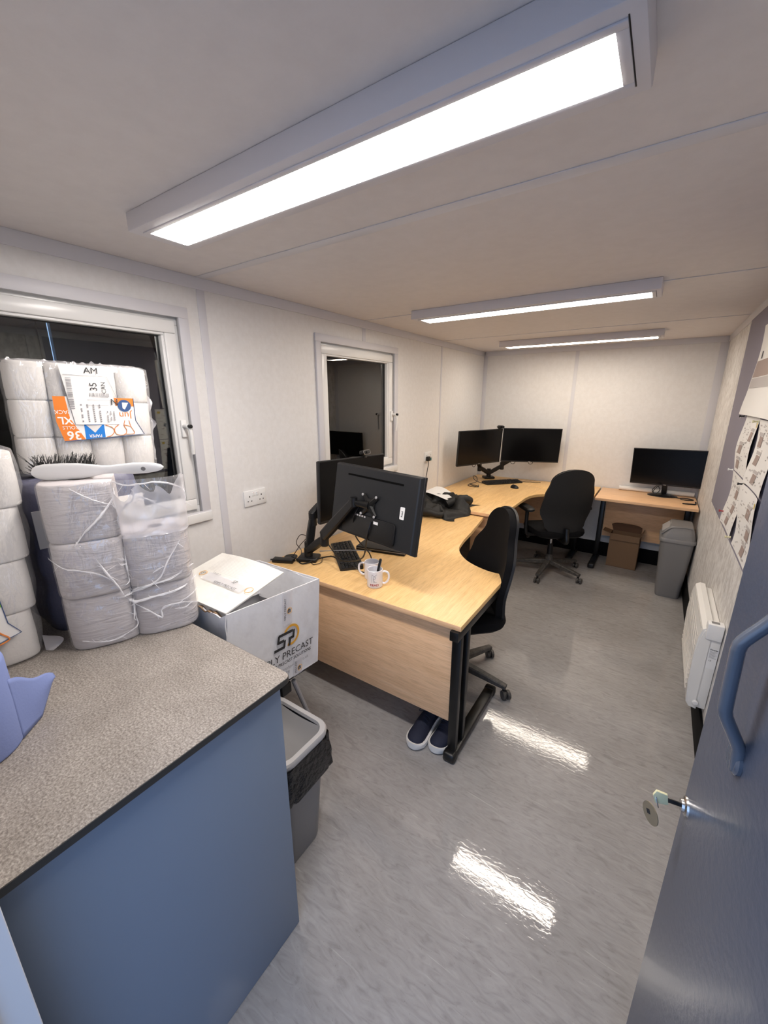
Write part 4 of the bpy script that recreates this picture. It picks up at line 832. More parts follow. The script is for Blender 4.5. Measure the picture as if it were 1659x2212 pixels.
# small-roll packs: rolls stood on end in clear film
me_s = roll_mesh('small_roll', 0.0452, 0.1095, 0.018, 'tissue', 3.0)
pa = thing('toilet_roll_pack', 'upside-down pack of white rolls with orange print in front of the window', 'toilet roll pack', mtx=Matrix.Translation((0.225, 0.405, WZ + 0.4845)) @ Matrix.Rotation(-0.20, 4, 'Z') @ Matrix.Rotation(-0.035, 4, 'X'))
for r_ in range(3):
    for i in range(4):
        for j in range(2): put(me_s, 'toilet_roll', pa, (-0.0455 + 0.091 * j, -0.1365 + 0.091 * i, 0.003 + 0.110 * r_))
ob('film_wrap', film(0.194, 0.376, 0.332, 0.03, 1, 1.0, 3, 0.002), 'film', pa, ang=180)
bm = surf(bmesh.new(), lambda a, b: V(0.02 + 0.03 * b * noise.noise(V(a * 5, 0, 1)), -0.17 + 0.35 * a, 0.333 + 0.012 * b * (0.5 + abs(noise.noise(V(a * 14, 3, 2))) * 1.2 + 0.6 * noise.noise(V(a * 31, 1, 0)))), 90, 5); ob('film_fold', bm, 'film_torn', pa, ang=180)
bm = surf(bmesh.new(), lambda a, b: V(0.02 + 0.02 * noise.noise(V(a * 5, b * 3, 1)), 0.185 + 0.028 * b * (0.6 + 0.8 * noise.noise(V(a * 7, 3, 2))), 0.02 + 0.26 * a), 30, 5); ob('film_fold', bm, 'film_torn', pa, ang=180)
XF = 0.1012
def FA(y, z, up=False, x=XF, r90=0): # frame on the front (x+) face; up=False -> text upside-down
    if r90: return basis((x, y, z), (0, 0, 1), (0, -1, 0))
    return basis((x, y, z), (0, 1, 0), (0, 0, 1)) if up else basis((x, y, z), (0, -1, 0), (0, 0, -1))
def quadbm(pts, x): bm = bmesh.new(); bm.faces.new([bm.verts.new((x, y, z)) for y, z in pts]); return bm
print_on(pa, 'print_panel', quadbm([(-0.072, 0.102), (0.150, 0.120), (0.128, 0.165), (0.128, 0.236), (-0.085, 0.236), (-0.085, 0.16)], XF), 'paper')
print_on(pa, 'print_stripe', quadbm([(-0.085, 0.236), (-0.055, 0.236), (-0.050, 0.170), (-0.018, 0.106), (-0.072, 0.102), (-0.085, 0.160)], XF + 0.0005), 'orange')
print_on(pa, 'print_stripe', quadbm([(0.066, 0.236), (0.128, 0.236), (0.128, 0.210), (0.066, 0.212)], XF + 0.0005), 'orange')
print_on(pa, 'print_blue', quadbm([(-0.017, 0.106), (0.036, 0.111), (0.036, 0.152), (-0.017, 0.152)], XF + 0.0005), 'blue')
print_on(pa, 'print_text', text_bm('PAPER', 0.0125, mtx=FA(0.0095, 0.1165, x=XF + 0.001), bold=0.0002), 'paper')
print_on(pa, 'print_mark', quadbm([(0.009, 0.126), (0.03, 0.150), (-0.012, 0.150)], XF + 0.001), 'tissue_end')
print_on(pa, 'print_text', text_bm('36', 0.037, mtx=FA(-0.046, 0.120, x=XF + 0.001), bold=0.0008), 'paper')
print_on(pa, 'print_text', text_bm('ROLLS', 0.0145, mtx=FA(-0.052, 0.143, x=XF + 0.001)), 'paper')
print_on(pa, 'print_text', text_bm('XL', 0.031, mtx=FA(-0.062, 0.165, x=XF + 0.001), bold=0.0006), 'paper')
print_on(pa, 'print_text', text_bm('PACK', 0.0165, mtx=FA(-0.066, 0.190, x=XF + 0.001)), 'paper')
bm = bmesh.new(); outl = [(-0.072, 0.1015), (0.036, 0.1065), (0.150, 0.1195), (0.128, 0.165), (0.128, 0.236)]
tube(bm, [V(XF + 0.001, *q) for q in outl], 0.0010, 5); ob('print_outline', bm, 'navy', pa)
bm = lathe(bmesh.new(), [(0.019, 0), (0.019, 0.0006)], 24); bmesh.ops.transform(bm, verts=bm.verts, matrix=FA(0.100, 0.212, True, XF + 0.001)); bg_ = ob('print_badge', bm, 'navy', pa, smooth=False)
ob('badge_mark', quadbm([(0.094, 0.222), (0.112, 0.222), (0.100, 0.200), (0.094, 0.204)], XF + 0.0022), 'paper', bg_, smooth=False)
print_on(pa, 'print_text', text_bm('Jun', 0.030, mtx=FA(0.100, 0.182, x=XF + 0.001)), 'orange_line')
for pts in ([(0.04, 0.150), (0.058, 0.142), (0.062, 0.128), (0.052, 0.116), (0.040, 0.112)], [(0.076, 0.150), (0.064, 0.138), (0.068, 0.120), (0.090, 0.118), (0.098, 0.132), (0.092, 0.148), (0.096, 0.165)], [(0.090, 0.120), (0.120, 0.122), (0.112, 0.145), (0.108, 0.165)], [(0.112, 0.145), (0.094, 0.150)]):
    ob('print_curl', tube(bmesh.new(), smooth_path([V(XF + 0.001, *q) for q in pts], 5), 0.0011, 5), 'orange_line', pa)
# white delivery sticker
bm = surf(bmesh.new(), lambda a, b: V(XF + 0.0028 + 0.0015 * math.sin(6 * a), -0.060 + 0.022 * (1 - b) + 0.120 * a, 0.152 + 0.178 * b), 10, 10); stk = ob('sticker', bm, 'paper', pa)
SX = XF + 0.0052
for s, y, z, sz, r9 in (('AM', 0.020, 0.315, 0.026, 0), ('35', 0.022, 0.268, 0.027, 1), ('CAN', 0.048, 0.266, 0.017, 1), ('N', 0.072, 0.222, 0.028, 0)):
    ob('sticker_text', text_bm(s, sz, mtx=FA(y, z, True, SX, r9), bold=0.0), 'ink', stk, smooth=False)
bm = bmesh.new(); rnd = random.Random(5); z = 0.20
while z < 0.292: h = rnd.choice((0.0012, 0.002, 0.003)); flat(bm, -0.047, -0.034, z, z + h, 0, basis((SX, 0, 0), (0, 1, 0), (0, 0, 1))); z += h + rnd.choice((0.0015, 0.003))
y = 0.008
while y < 0.060: h = rnd.choice((0.0008, 0.0016, 0.002)); flat(bm, y, y + h, 0.238, 0.249, 0, basis((SX, 0, 0), (0, 1, 0), (0, 0, 1))); y += h + rnd.choice((0.001, 0.0018))
for q in range(4):
    for zz in range(9):
        if rnd.random() < 0.8: flat(bm, -0.02 + 0.016 * q, -0.016 + 0.016 * q, 0.160 + 0.0062 * zz, 0.1645 + 0.0062 * zz, 0, basis((SX, 0, 0), (0, 1, 0), (0, 0, 1)))
for q in range(3):
    for zz in range(6):
        if rnd.random() < 0.8: flat(bm, 0.048 + 0.009 * q, 0.051 + 0.009 * q, 0.158 + 0.0062 * zz, 0.163 + 0.0062 * zz, 0, basis((SX, 0, 0), (0, 1, 0), (0, 0, 1)))
o = ob('barcode', bm, 'greyink', stk, smooth=False); o['kind'] = 'stuff'
bm = bmesh.new()
for q in ([(-0.052, 0.300), (0.060, 0.300)], [(0.060, 0.300), (0.082, 0.230)], [(0.0, 0.228), (0.080, 0.228)], [(0.0, 0.212), (0.055, 0.212)]): tube(bm, [V(SX, *q[0]), V(SX, *q[1])], 0.0005, 4)
ob('sticker_rule', bm, 'greyink', stk, smooth=False)

# left-hand pack of small rolls, cut by the picture edge
pc = thing('toilet_roll_pack', 'clear wrapped pack of white rolls at the left edge, green corner print', 'toilet roll pack', mtx=Matrix.Translation((0.335, -0.035, WZ)) @ Matrix.Rotation(-0.06, 4, 'Z'))
me_c = roll_mesh('small_roll_wide', 0.0527, 0.1445, 0.02, 'tissue', 2.8)
for r_ in range(4):
    off = (0.0, 0.016, 0.028, 0.040)[r_]
    for i in range(3):
        for j in range(2): put(me_c, 'toilet_roll', pc, (-0.053 + 0.106 * j, -0.106 + 0.106 * i + off, 0.003 + 0.1455 * r_))
bm = film(0.226, 0.332, 0.588, 0.045, 1, 7.0, 4, 0.006)
for v in bm.verts: v.co.y += 0.042 * min(1, v.co.z / 0.5)
ob('film_wrap', bm, 'film', pc, ang=180)
bm = surf(bmesh.new(), lambda a, b: V(0.09 + 0.02 * b, 0.165 + 0.03 * b * (0.4 + math.sin(PI * a)), 0.004 + 0.05 * a), 14, 5); ob('film_fold', bm, 'film_torn', pc, ang=180)
XC = 0.1185
print_on(pc, 'print_panel', quadbm([(-0.090, 0.045), (0.122, 0.098), (0.100, 0.135), (0.096, 0.205), (-0.090, 0.190)], XC), 'paper')
print_on(pc, 'print_corner', quadbm([(0.030, 0.199), (0.096, 0.205), (0.097, 0.184), (0.030, 0.178)], XC + 0.0006), 'green')
bm = tube(bmesh.new(), [V(XC + 0.001, *q) for q in ((-0.090, 0.045), (0.122, 0.098), (0.100, 0.135), (0.096, 0.205))], 0.0011, 5); ob('print_outline', bm, 'navy', pc)
bm = lathe(bmesh.new(), [(0.023, 0), (0.023, 0.0006)], 24); bmesh.ops.transform(bm, verts=bm.verts, matrix=FA(0.060, 0.180, True, XC + 0.0012)); bgc = ob('print_badge', bm, 'navy', pc, smooth=False)
ob('badge_mark', quadbm([(0.048, 0.170), (0.060, 0.192), (0.074, 0.188), (0.060, 0.166)], XC + 0.0024), 'paper', bgc, smooth=False)
print_on(pc, 'print_text', text_bm('Jun', 0.036, mtx=FA(0.054, 0.143, x=XC + 0.001)), 'orange_line')
for pts in ([(0.060, 0.078), (0.094, 0.088), (0.082, 0.110), (0.070, 0.128)], [(0.060, 0.080), (0.048, 0.090), (0.052, 0.108), (0.070, 0.112)]):
    ob('print_curl', tube(bmesh.new(), smooth_path([V(XC + 0.001, *q) for q in pts], 5), 0.0022, 5), 'orange_line', pc)

# blue paper roll at the left edge with a loose sheet
bp = thing('blue_paper_roll', 'blue paper towel roll on the worktop with a loose sheet', 'paper roll', (0.745, -0.098, WZ))
put(roll_mesh('roll_body', 0.086, 0.20, 0.03, 'bluepaper'), 'roll', bp, (0, 0, 0.0005))
def sheet(a, b):
    # leaves the roll tangentially and hangs out to a torn point
    t = a; ang = 1.05
    p = V(0.0865 * math.cos(ang), 0.0865 * math.sin(ang), 0); d = V(-0.55, 0.84, 0)
    q = p + (V(-0.045, 0.168, 0) - p) * t
    zt = 0.152 - 0.080 * t + 0.004 * math.sin(9 * t); zb = 0.004 + max(0.0, t - 0.5) * 0.118
    return V(q.x, q.y, zb + (zt - zb) * b) + V(0.012 * t * math.sin(PI * b), 0, 0)
ob('loose_sheet', surf(bmesh.new(), sheet, 22, 12, 0.0007), 'bluepaper', bp, ang=180)

# ================================================================== WHITE PRINTED BOX ON A FOLDING STOOL
BW, BD, BH = 0.45, 0.37, 0.38
MB = pose((0.741, 0.520, 0.980), 1.586, -0.004, 0.098)
wbx = thing('cardboard_box', 'open white cardboard box printed with a black and amber logo', 'box', mtx=MB)
T = 0.005
def crumple(bm, amp, sc, seed, lock=None):
    for v in bm.verts: v.co += V(noise.noise(v.co * sc + V(seed, 0, 0)), noise.noise(v.co * sc + V(0, seed, 0)), noise.noise(v.co * sc + V(0, 0, seed))) * amp
    return bm
def panel(f, nu=14, nv=10): return surf(bmesh.new(), f, nu, nv, T)
w_ = lambda p, a: p + V(0, 1, 0) * a * noise.noise(p * 9)
ob('front_panel', panel(lambda a, b: V(BW * a, 0.002 * noise.noise(V(a * 4, b * 4, 0)) , -BH + BH * b)), 'whitecard', wbx)
ob('back_panel', panel(lambda a, b: V(BW * a, BD + 0.004 * noise.noise(V(a * 4, b * 4, 3)), -BH + (BH + 0.004 * math.sin(9 * a)) * b)), 'whitecard', wbx)
ob('side_panel', panel(lambda a, b: V(BW + 0.003 * noise.noise(V(a * 4, b * 4, 5)), BD * a, -BH + BH * b)), 'whitecard', wbx)
ob('side_panel', panel(lambda a, b: V(0.008 * noise.noise(V(a * 4, b * 6, 8)) * b, BD * a, -BH + (BH - 0.022 * min(1, 14 * a) * (0.6 + 0.5 * noise.noise(V(a * 12, 0, 0)))) * b)), 'whitecard', wbx)
ob('bottom_panel', BX(0, BW, 0, BD, -BH, -BH + T), 'whitecard', wbx, smooth=False)
ob('torn_edge', surf(bmesh.new(), lambda a, b: V(-0.006 + 0.012 * b, 0.02 + 0.33 * a, -0.016 - 0.012 * noise.noise(V(a * 12, 0, 0)) + 0.004 * noise.noise(V(a * 40, b, 1))), 40, 3, 0.004), 'card_core', wbx)
# flaps: the big left one is folded over the opening, the others are pushed inside
fl = ob('flap', surf(bmesh.new(), lambda a, b: V(0.0 + 0.255 * a, 0.006 + (BD + 0.004) * b, 0.004 + 0.075 * a + 0.010 * math.sin(PI * b) * a), 10, 10, T), 'cream_paper', wbx)
ob('inner_flap', surf(bmesh.new(), lambda a, b: V(BW - 0.010 - 0.022 * b - 0.006 * math.sin(9 * a), 0.01 + (BD - 0.03) * a, -0.004 - 0.15 * b), 14, 8, T), 'whitecard', wbx)
ob('inner_flap', surf(bmesh.new(), lambda a, b: V(0.03 + (BW - 0.06) * a, BD - 0.012 - 0.02 * b, -0.004 - 0.14 * b), 14, 8, T), 'whitecard', wbx)
FP = lambda x, z, y=-0.0056, a=0.0: basis((x, y, z), (math.cos(a), 0, math.sin(a)), (-math.sin(a), 0, math.cos(a)))
def pr_box(name, bm, m, par=wbx): return ob(name, bm, m, par, smooth=False)
pr_box('print_name', text_bm('SIMPLY PRECAST', 0.041, mtx=FP(0.252, -0.262), sx=1.04), 'ink')
pr_box('print_slogan', text_bm('DELIVERING PRECAST SOLUTIONS', 0.0185, mtx=FP(0.255, -0.292), sx=1.0, bold=0.0003), 'ink')
pr_box('print_contact', text_bm('www.simplyprecast.co.uk', 0.019, mtx=FP(0.285, -0.320)), 'greyink')
pr_box('print_phone', text_bm('178', 0.021, mtx=FP(0.262, -0.342)), 'greyink')
ringc = (0.285, -0.185)
bm = bmesh.new(); N_ = 40
va = [[bm.verts.new(FP(ringc[0] + r * math.cos(a), ringc[1] + r * math.sin(a)).translation) for a in [-2.05 + (2.05 + 2.75) * i / N_ for i in range(N_ + 1)]] for r in (0.034, 0.044)]
for i in range(N_): bm.faces.new((va[0][i], va[0][i + 1], va[1][i + 1], va[1][i]))
pr_box('logo_ring', bm, 'gold')
def slab(bm, pts): bm.faces.new([bm.verts.new((x, -0.0068, z)) for x, z in pts])
bm = bmesh.new(); ox, oz = 0.262, -0.188; K = 0.0105
def bar(x0, z0, x1, z1, th=0.0115): slab(bm, [(ox + x0, oz + z0), (ox + x1, oz + z1), (ox + x1, oz + z1 + th), (ox + x0, oz + z0 + th)])
bar(-0.066, -0.040, -0.012, -0.040); bar(-0.048, -0.012, -0.016, -0.012); bar(-0.044, 0.014, 0.030, 0.014)
slab(bm, [(ox - 0.021, oz - 0.036), (ox - 0.010, oz - 0.036), (ox - 0.006, oz - 0.006), (ox - 0.017, oz - 0.006)])
slab(bm, [(ox - 0.052, oz - 0.010), (ox - 0.041, oz - 0.010), (ox - 0.036, oz + 0.022), (ox - 0.047, oz + 0.022)])
slab(bm, [(ox + 0.006, oz - 0.040), (ox + 0.017, oz - 0.040), (ox + 0.021, oz - 0.010), (ox + 0.010, oz - 0.010)])
bar(0.008, -0.014, 0.036, -0.014); slab(bm, [(ox + 0.027, oz - 0.012), (ox + 0.038, oz - 0.012), (ox + 0.042, oz + 0.022), (ox + 0.031, oz + 0.022)])
lg_ = pr_box('logo_letters', bm, 'ink')
# printed parcel tape on the front and on the flap
for z0, z1, x0 in ((-0.135, 0.0, 0.240), (-0.378, -0.30, 0.300)):
    tp = pr_box('parcel_tape', flat(bmesh.new(), x0, x0 + 0.048, z0, z1, 0, FP(0, 0, -0.0059)), 'film_torn')
    pr_box('tape_print', text_bm('SIMPLY PRECAST'[2:] if z0 > -0.2 else 'PRECAST', 0.0135, mtx=FP(x0 + 0.012, (z0 + z1) / 2, -0.0064, PI / 2)), 'ink', tp)
    pr_box('tape_print', text_bm('SP', 0.020, mtx=FP(x0 + 0.033, (z0 + z1) / 2 - 0.01, -0.0064, PI / 2), bold=0.0008), 'ink', tp)
    bm = bmesh.new(); c = FP(x0 + 0.034, (z0 + z1) / 2 - 0.012, -0.0062); tube(bm, [c @ V(0.012 * math.cos(a), 0.012 * math.sin(a), 0) for a in [2 * PI * i / 18 for i in range(19)]], 0.0009, 4); pr_box('tape_ring', bm, 'gold', tp)
FL2 = lambda a, b, r=0.0: basis((0.255 * a, 0.006 + BD * b, 0.0105 + 0.075 * a + 0.010 * math.sin(PI * b) * a), V(math.cos(r), math.sin(r), 0.29 * math.cos(r)), V(-math.sin(r), math.cos(r), -0.29 * math.sin(r)))
bm = flat(bmesh.new(), -0.115, 0.115, -0.022, 0.022, 0, FL2(0.42, 0.42, PI / 2)); ft = ob('parcel_tape', bm, 'film_torn', fl, smooth=False)
for s, a, b, sz, m in (('SIMPLY PRECAST', 0.36, 0.36, 0.017, 'ink'), ('SP', 0.47, 0.30, 0.024, 'ink'), ('SP', 0.44, 0.80, 0.024, 'ink'), ('SIMPLY', 0.50, 0.62, 0.015, 'greyink')):
    ob('tape_print', text_bm(s, sz, mtx=FL2(a, b, -PI / 2) @ Matrix.Translation((0, 0, 0.001))), m, ft, smooth=False)
for a, b in ((0.44, 0.79), (0.44, 0.06)):
    c = FL2(a, b); ob('tape_ring', tube(bmesh.new(), [c @ V(0.015 * math.cos(q), 0.015 * math.sin(q), 0.001) for q in [2 * PI * i / 18 for i in range(19)]], 0.001, 4), 'gold', ft)
bm = bmesh.new()
for i in range(16): flat(bm, -0.09 + 0.012 * (i % 3), 0.10, -0.0004, 0.0004, 0.0, FL2(0.55 + 0.026 * i, 0.55, PI / 2))
o = ob('fine_print', bm, 'plan_grey', fl, smooth=False); o['kind'] = 'stuff'
# folding stool under the box
fs = thing('folding_stool', 'grey tubed folding stool carrying the white box', 'stool', (0.555, 0.735, 0))
MS = Matrix.Translation((-0.555, -0.735, 0)) @ MB
bm = BX(0.03, BW - 0.04, 0.02, BD - 0.02, -BH - 0.028, -BH - 0.002, 0.006); bmesh.ops.transform(bm, verts=bm.verts, matrix=MS); ob('seat', bm, 'black_plastic', fs)
for x0_ in (-0.16, 0.165):
    for s in (-1, 1):
        x = 0.075 if (s < 0 and x0_ > 0) else x0_
        ob('leg', tube(bmesh.new(), [(x, s * -0.055 if s < 0 else 0.065, 0.555 if s < 0 else 0.535), (x + 0.05 * (x > 0.1), s * 0.21, 0.008)], 0.010, 10), 'tube_grey', fs)
ob('cross_bar', tube(bmesh.new(), [(-0.16, 0.155, 0.22), (0.18, 0.155, 0.22)], 0.008, 8), 'tube_grey', fs); ob('cross_bar', tube(bmesh.new(), [(-0.16, -0.155, 0.22), (0.075, -0.155, 0.22)], 0.008, 8), 'tube_grey', fs)
ob('hinge_block', BX(0.135, 0.175, -0.005, 0.045, 0.50, 0.548, 0.004), 'black_plastic', fs)

# ================================================================== BINS
def rr(w, d, r, z, cx=0, cy=0, n=6): return [V(x, y, z) for x, y in rrect(w, d, r, n, cx, cy)]
nb = thing('waste_bin', 'grey waste bin with black liner beside the counter', 'bin', (0.852, 0.600, 0))
ob('body', loft(bmesh.new(), [rr(0.19, 0.165, 0.03, 0.0), rr(0.20, 0.175, 0.035, 0.02), rr(0.280, 0.225, 0.05, 0.500), rr(0.270, 0.215, 0.047, 0.500), rr(0.19, 0.165, 0.03, 0.025)]), 'bin_grey', nb)
ob('rim', loft(bmesh.new(), [rr(0.279, 0.224, 0.05, 0.495), rr(0.299, 0.244, 0.055, 0.498), rr(0.301, 0.246, 0.055, 0.512), rr(0.293, 0.238, 0.053, 0.520), rr(0.261, 0.206, 0.045, 0.520), rr(0.255, 0.200, 0.045, 0.508)], caps=False), 'bin_light', nb)
ob('swing_flap', surf(bmesh.new(), lambda a, b: V(-0.126 + 0.252 * a, 0.098 - 0.196 * b, 0.512 - 0.055 * math.sin(PI * b) * (1 - 0.5 * b) - 0.012 * math.sin(PI * a)), 12, 14, 0.004), 'bin_grey', nb)
rings = []
for k in range(9):
    f = k / 8; z = 0.497 - 0.125 * f; ring = []
    for i, p in enumerate(rr(0.299, 0.244, 0.055, z, n=10)):
        a = i / 44 * 2 * PI; o_ = 0.004 + 0.020 * f * (0.6 + 0.6 * noise.noise(V(3 * math.cos(a), 3 * math.sin(a), f * 2))) + 0.004 * math.sin(a * 11 + 3 * f)
        q = V(p.x, p.y, 0).normalized(); ring.append(V(p.x + q.x * o_, p.y + q.y * o_, z + 0.022 * f * noise.noise(V(2 * math.cos(a), 2 * math.sin(a), 5))))
    rings.append(ring)
ob('liner', loft(bmesh.new(), rings, caps=False), 'liner', nb, ang=80)
# swing bin in the far right corner
sw = thing('swing_bin', 'tall grey swing-lid bin in front of the straight desk', 'bin', (2.088, 3.965, 0), 0.0)
ob('body', loft(bmesh.new(), [rr(0.165, 0.25, 0.03, 0.0), rr(0.178, 0.262, 0.035, 0.02), rr(0.235, 0.315, 0.04, 0.520), rr(0.0, 0.0, 0.0, 0.520)]), 'bin_grey', sw)
ob('rim', loft(bmesh.new(), [rr(0.238, 0.318, 0.04, 0.505), rr(0.254, 0.334, 0.045, 0.508), rr(0.254, 0.334, 0.045, 0.528), rr(0.242, 0.322, 0.042, 0.538)]), 'bin_grey', sw)
ob('lid', loft(bmesh.new(), [rr(0.236, 0.316, 0.04, 0.535), rr(0.228, 0.306, 0.04, 0.570), rr(0.165, 0.270, 0.035, 0.632, 0.012), rr(0.150, 0.255, 0.03, 0.643, 0.012)]), 'bin_grey', sw)
ob('flap', surf(bmesh.new(), lambda a, b: V(-0.112 + 0.058 * b, -0.105 + 0.21 * a, 0.580 + 0.055 * b + 0.004 * math.sin(PI * a)), 8, 6, 0.008), 'bin_light', sw)
ob('lid_band', tube(bmesh.new(), smooth_path([V(-0.119, -0.130, 0.566), V(-0.100, -0.137, 0.590), V(-0.060, -0.136, 0.628), V(0.0, -0.133, 0.6385), V(0.085, -0.130, 0.640)], 5), 0.006, 8), 'bin_grey', sw)
# brown box under the straight desk
cbx = thing('cardboard_box', 'small open brown cardboard box under the straight desk', 'box', (1.70, 4.435, 0), -0.04)
for nm, f in (('front_panel', lambda a, b: V(-0.13 + 0.26 * a, -0.085, 0.35 * b)), ('back_panel', lambda a, b: V(-0.13 + 0.26 * a, 0.05, 0.35 * b)), ('side_panel', lambda a, b: V(-0.13, -0.085 + 0.135 * a, 0.35 * b)), ('side_panel', lambda a, b: V(0.13, -0.085 + 0.135 * a, 0.35 * b))):
    ob(nm, surf(bmesh.new(), f, 6, 6, 0.004), 'card', cbx)
ob('bottom_panel', BX(-0.13, 0.13, -0.085, 0.05, 0, 0.004), 'card_in', cbx, smooth=False)
ob('flap', surf(bmesh.new(), lambda a, b: V(-0.125 + 0.25 * a - (0.02 * b if a < .5 else -0.0), 0.05 - 0.012 * b, 0.35 + 0.085 * b * (1 - 0.25 * (2 * a - 1) ** 4)), 10, 6, 0.004), 'card_in', cbx)
ob('flap', surf(bmesh.new(), lambda a, b: V(-0.13 - 0.075 * b, -0.08 + 0.125 * a, 0.35 + 0.018 * b), 6, 6, 0.004), 'card', cbx)
ob('flap', surf(bmesh.new(), lambda a, b: V(0.13 + 0.022 * b, -0.08 + 0.125 * a, 0.35 + 0.055 * b), 6, 6, 0.004), 'card', cbx)
ob('flap', surf(bmesh.new(), lambda a, b: V(-0.125 + 0.25 * a, -0.089 - 0.008 * b, 0.35 - 0.060 * b), 6, 6, 0.004), 'card', cbx)

# ================================================================== SOCKETS
def socket(label, y, z, w=0.148, h=0.088):
    t = thing('wall_socket', label, 'socket', (0, y, z), group='double sockets on the left wall')
    ob('plate', BX(0, 0.010, -w / 2, w / 2, -h / 2, h / 2, 0.004), 'white_plastic', t)
    for s in (-1, 1):
        ob('switch', BX(0.009, 0.014, s * 0.014 - 0.008 + s * 0.036 * 0, s * 0.014 + 0.008, 0.012, 0.032, 0.002), 'white_plastic', t)
        c = s * 0.040
        for nm, a, b, e, f in (('pin_hole', -0.003, 0.003, 0.012, 0.021), ('pin_hole', -0.015, -0.008, -0.012, -0.007), ('pin_hole', 0.008, 0.015, -0.012, -0.007)):
            ob(nm, BX(0.0096, 0.0104, c + a, c + b, e - 0.006, f - 0.006), 'ink', t, smooth=False)
        ob('switch_mark', BX(0.0138, 0.0144, s * 0.014 - 0.003, s * 0.014 + 0.003, 0.028, 0.030), 'red', t, smooth=False)
    return t
socket('white double socket on the wall between the two windows', 1.243, 1.137)
socket('white double socket with a black plug near the far desks', 3.30, 1.133)
pg = thing('plug', 'black plug with teal tag in the far wall socket', 'plug', (0.0108, 3.262, 1.118)); ob('body', BX(0, 0.030, -0.024, 0.024, -0.024, 0.020, 0.008), 'black_plastic', pg); ob('tag', BX(0.012, 0.034, 0.020, 0.034, -0.02, 0.006, 0.002), 'teal', pg)
ob('lead', tube(bmesh.new(), smooth_path([(0.016, 0, -0.02), (0.018, -0.002, -0.06), (0.014, -0.015, -0.12), (0.010, -0.03, -0.20), (0.008, -0.03, -0.35)], 6), 0.0036, 8), 'black_plastic', pg)

# ================================================================== WALL HEATER
ht = thing('wall_heater', 'white panel heater low on the right wall', 'heater', (W, 0, 0))
prof = [(-0.036, 0.196), (-0.066, 0.200), (-0.080, 0.222), (-0.089, 0.34), (-0.092, 0.46), (-0.088, 0.575), (-0.078, 0.622), (-0.060, 0.636), (-0.036, 0.632)]
bm = loft(bmesh.new(), [[V(d, y, z) for d, z in prof] for y in (2.045, 2.65)]); bmesh.ops.bevel(bm, geom=[e for e in bm.edges if abs(e.verts[0].co.y - e.verts[1].co.y) < 1e-5], offset=0.007, segments=2, affect='EDGES'); ob('front_shell', bm, 'heater', ht)
ob('back_case', BX(-0.040, -0.002, 2.052, 2.643, 0.205, 0.612, 0.004), 'heater', ht)
for k in range(12):
    z = 0.27 + 0.027 * k; dd = -0.0885 - 0.0035 * math.sin(PI * (z - 0.22) / 0.4)
    ob('louvre', BX(dd - 0.0006, dd + 0.004, 2.085, 2.61, z, z + 0.004, 0.0005), 'heater_vent', ht)
for k in range(5): ob('top_vent', BX(-0.083 + 0.0058 * k, -0.080 + 0.0058 * k, 2.09, 2.61, 0.612 + 0.0042 * k, 0.6165 + 0.0046 * k), 'heater_vent', ht, smooth=False)
cp_ = ob('control_pod', BX(-0.066, -0.004, 2.034, 2.085, 0.585, 0.665, 0.006), 'white_plastic', ht); ob('display', BX(-0.052, -0.022, 2.05, 2.072, 0.6645, 0.6658), 'bin_grey', cp_, smooth=False)
SD = lambda x, z: basis((x, 2.0440, z), (1, 0, 0), (0, 0, 1))
ob('rating_plate', flat(bmesh.new(), -0.0185, 0.0185, -0.055, 0.055, 0, basis((-0.0215, 2.0505, 0.485), (1, 0, 0), (0, 0, 1))), 'white_plastic', ht, smooth=False)
RP = lambda x, z: basis((x, 2.0498, z), (1, 0, 0), (0, 0, 1))
ob('rating_text', text_bm('Dimplex', 0.0088, mtx=RP(-0.021, 0.532), bold=0.0002), 'ink', ht, smooth=False); ob('rating_text', text_bm('CE', 0.009, mtx=RP(-0.028, 0.474)), 'ink', ht, smooth=False)
bm = bmesh.new()
for k in range(7): flat(bm, -0.014, 0.013 - 0.004 * (k % 3), -0.0008, 0.0008, 0, RP(-0.021, 0.522 - 0.0055 * k))
o = ob('fine_print', bm, 'greyink', ht, smooth=False); o['kind'] = 'stuff'
ob('thermostat_knob', lathe(bmesh.new(), [(0.013, 0), (0.013, 0.008), (0.010, 0.011), (0.0005, 0.0115)], 20), 'white_plastic', ht, loc=(-0.045, 2.0455, 0.235), rot=(PI / 2, 0, 0))

# ================================================================== PIN BOARD, DRAWINGS
pbd = thing('pin_board', 'large grey felt pin board covering the right wall', 'pin board', (W, 0, 0))
ob('felt', BX(-0.010, -0.001, 1.15, 3.425, 0.965, H - 0.052, 0.001), 'board', pbd)
for y, z in ((3.40, 0.985), (3.40, 1.62), (3.1, 0.985), (2.8, 0.985), (2.5, 0.985), (2.2, 0.985), (2.95, 1.56)):
    ob('board_pin', lathe(bmesh.new(), [(0.006, 0), (0.006, 0.002), (0.0005, 0.004)], 10), 'chrome', pbd, loc=(-0.010, y, z), rot=(0, -PI / 2, 0))
for y, z, m in ((2.765, 1.575, 'black_plastic'), (2.735, 1.288, 'white_plastic'), (2.335, 1.275, 'black_plastic'), (2.715, 1.055, 'red'), (2.33, 1.010, 'brass'), (2.33, 1.565, 'brass')):
    ob('push_pin', lathe(bmesh.new(), [(0.006, 0.002), (0.004, 0.006), (0.0035, 0.016), (0.0065, 0.020), (0.006, 0.024), (0.0005, 0.0245)], 12), m, pbd, loc=(-0.018, y, z), rot=(0, -PI / 2, 0))
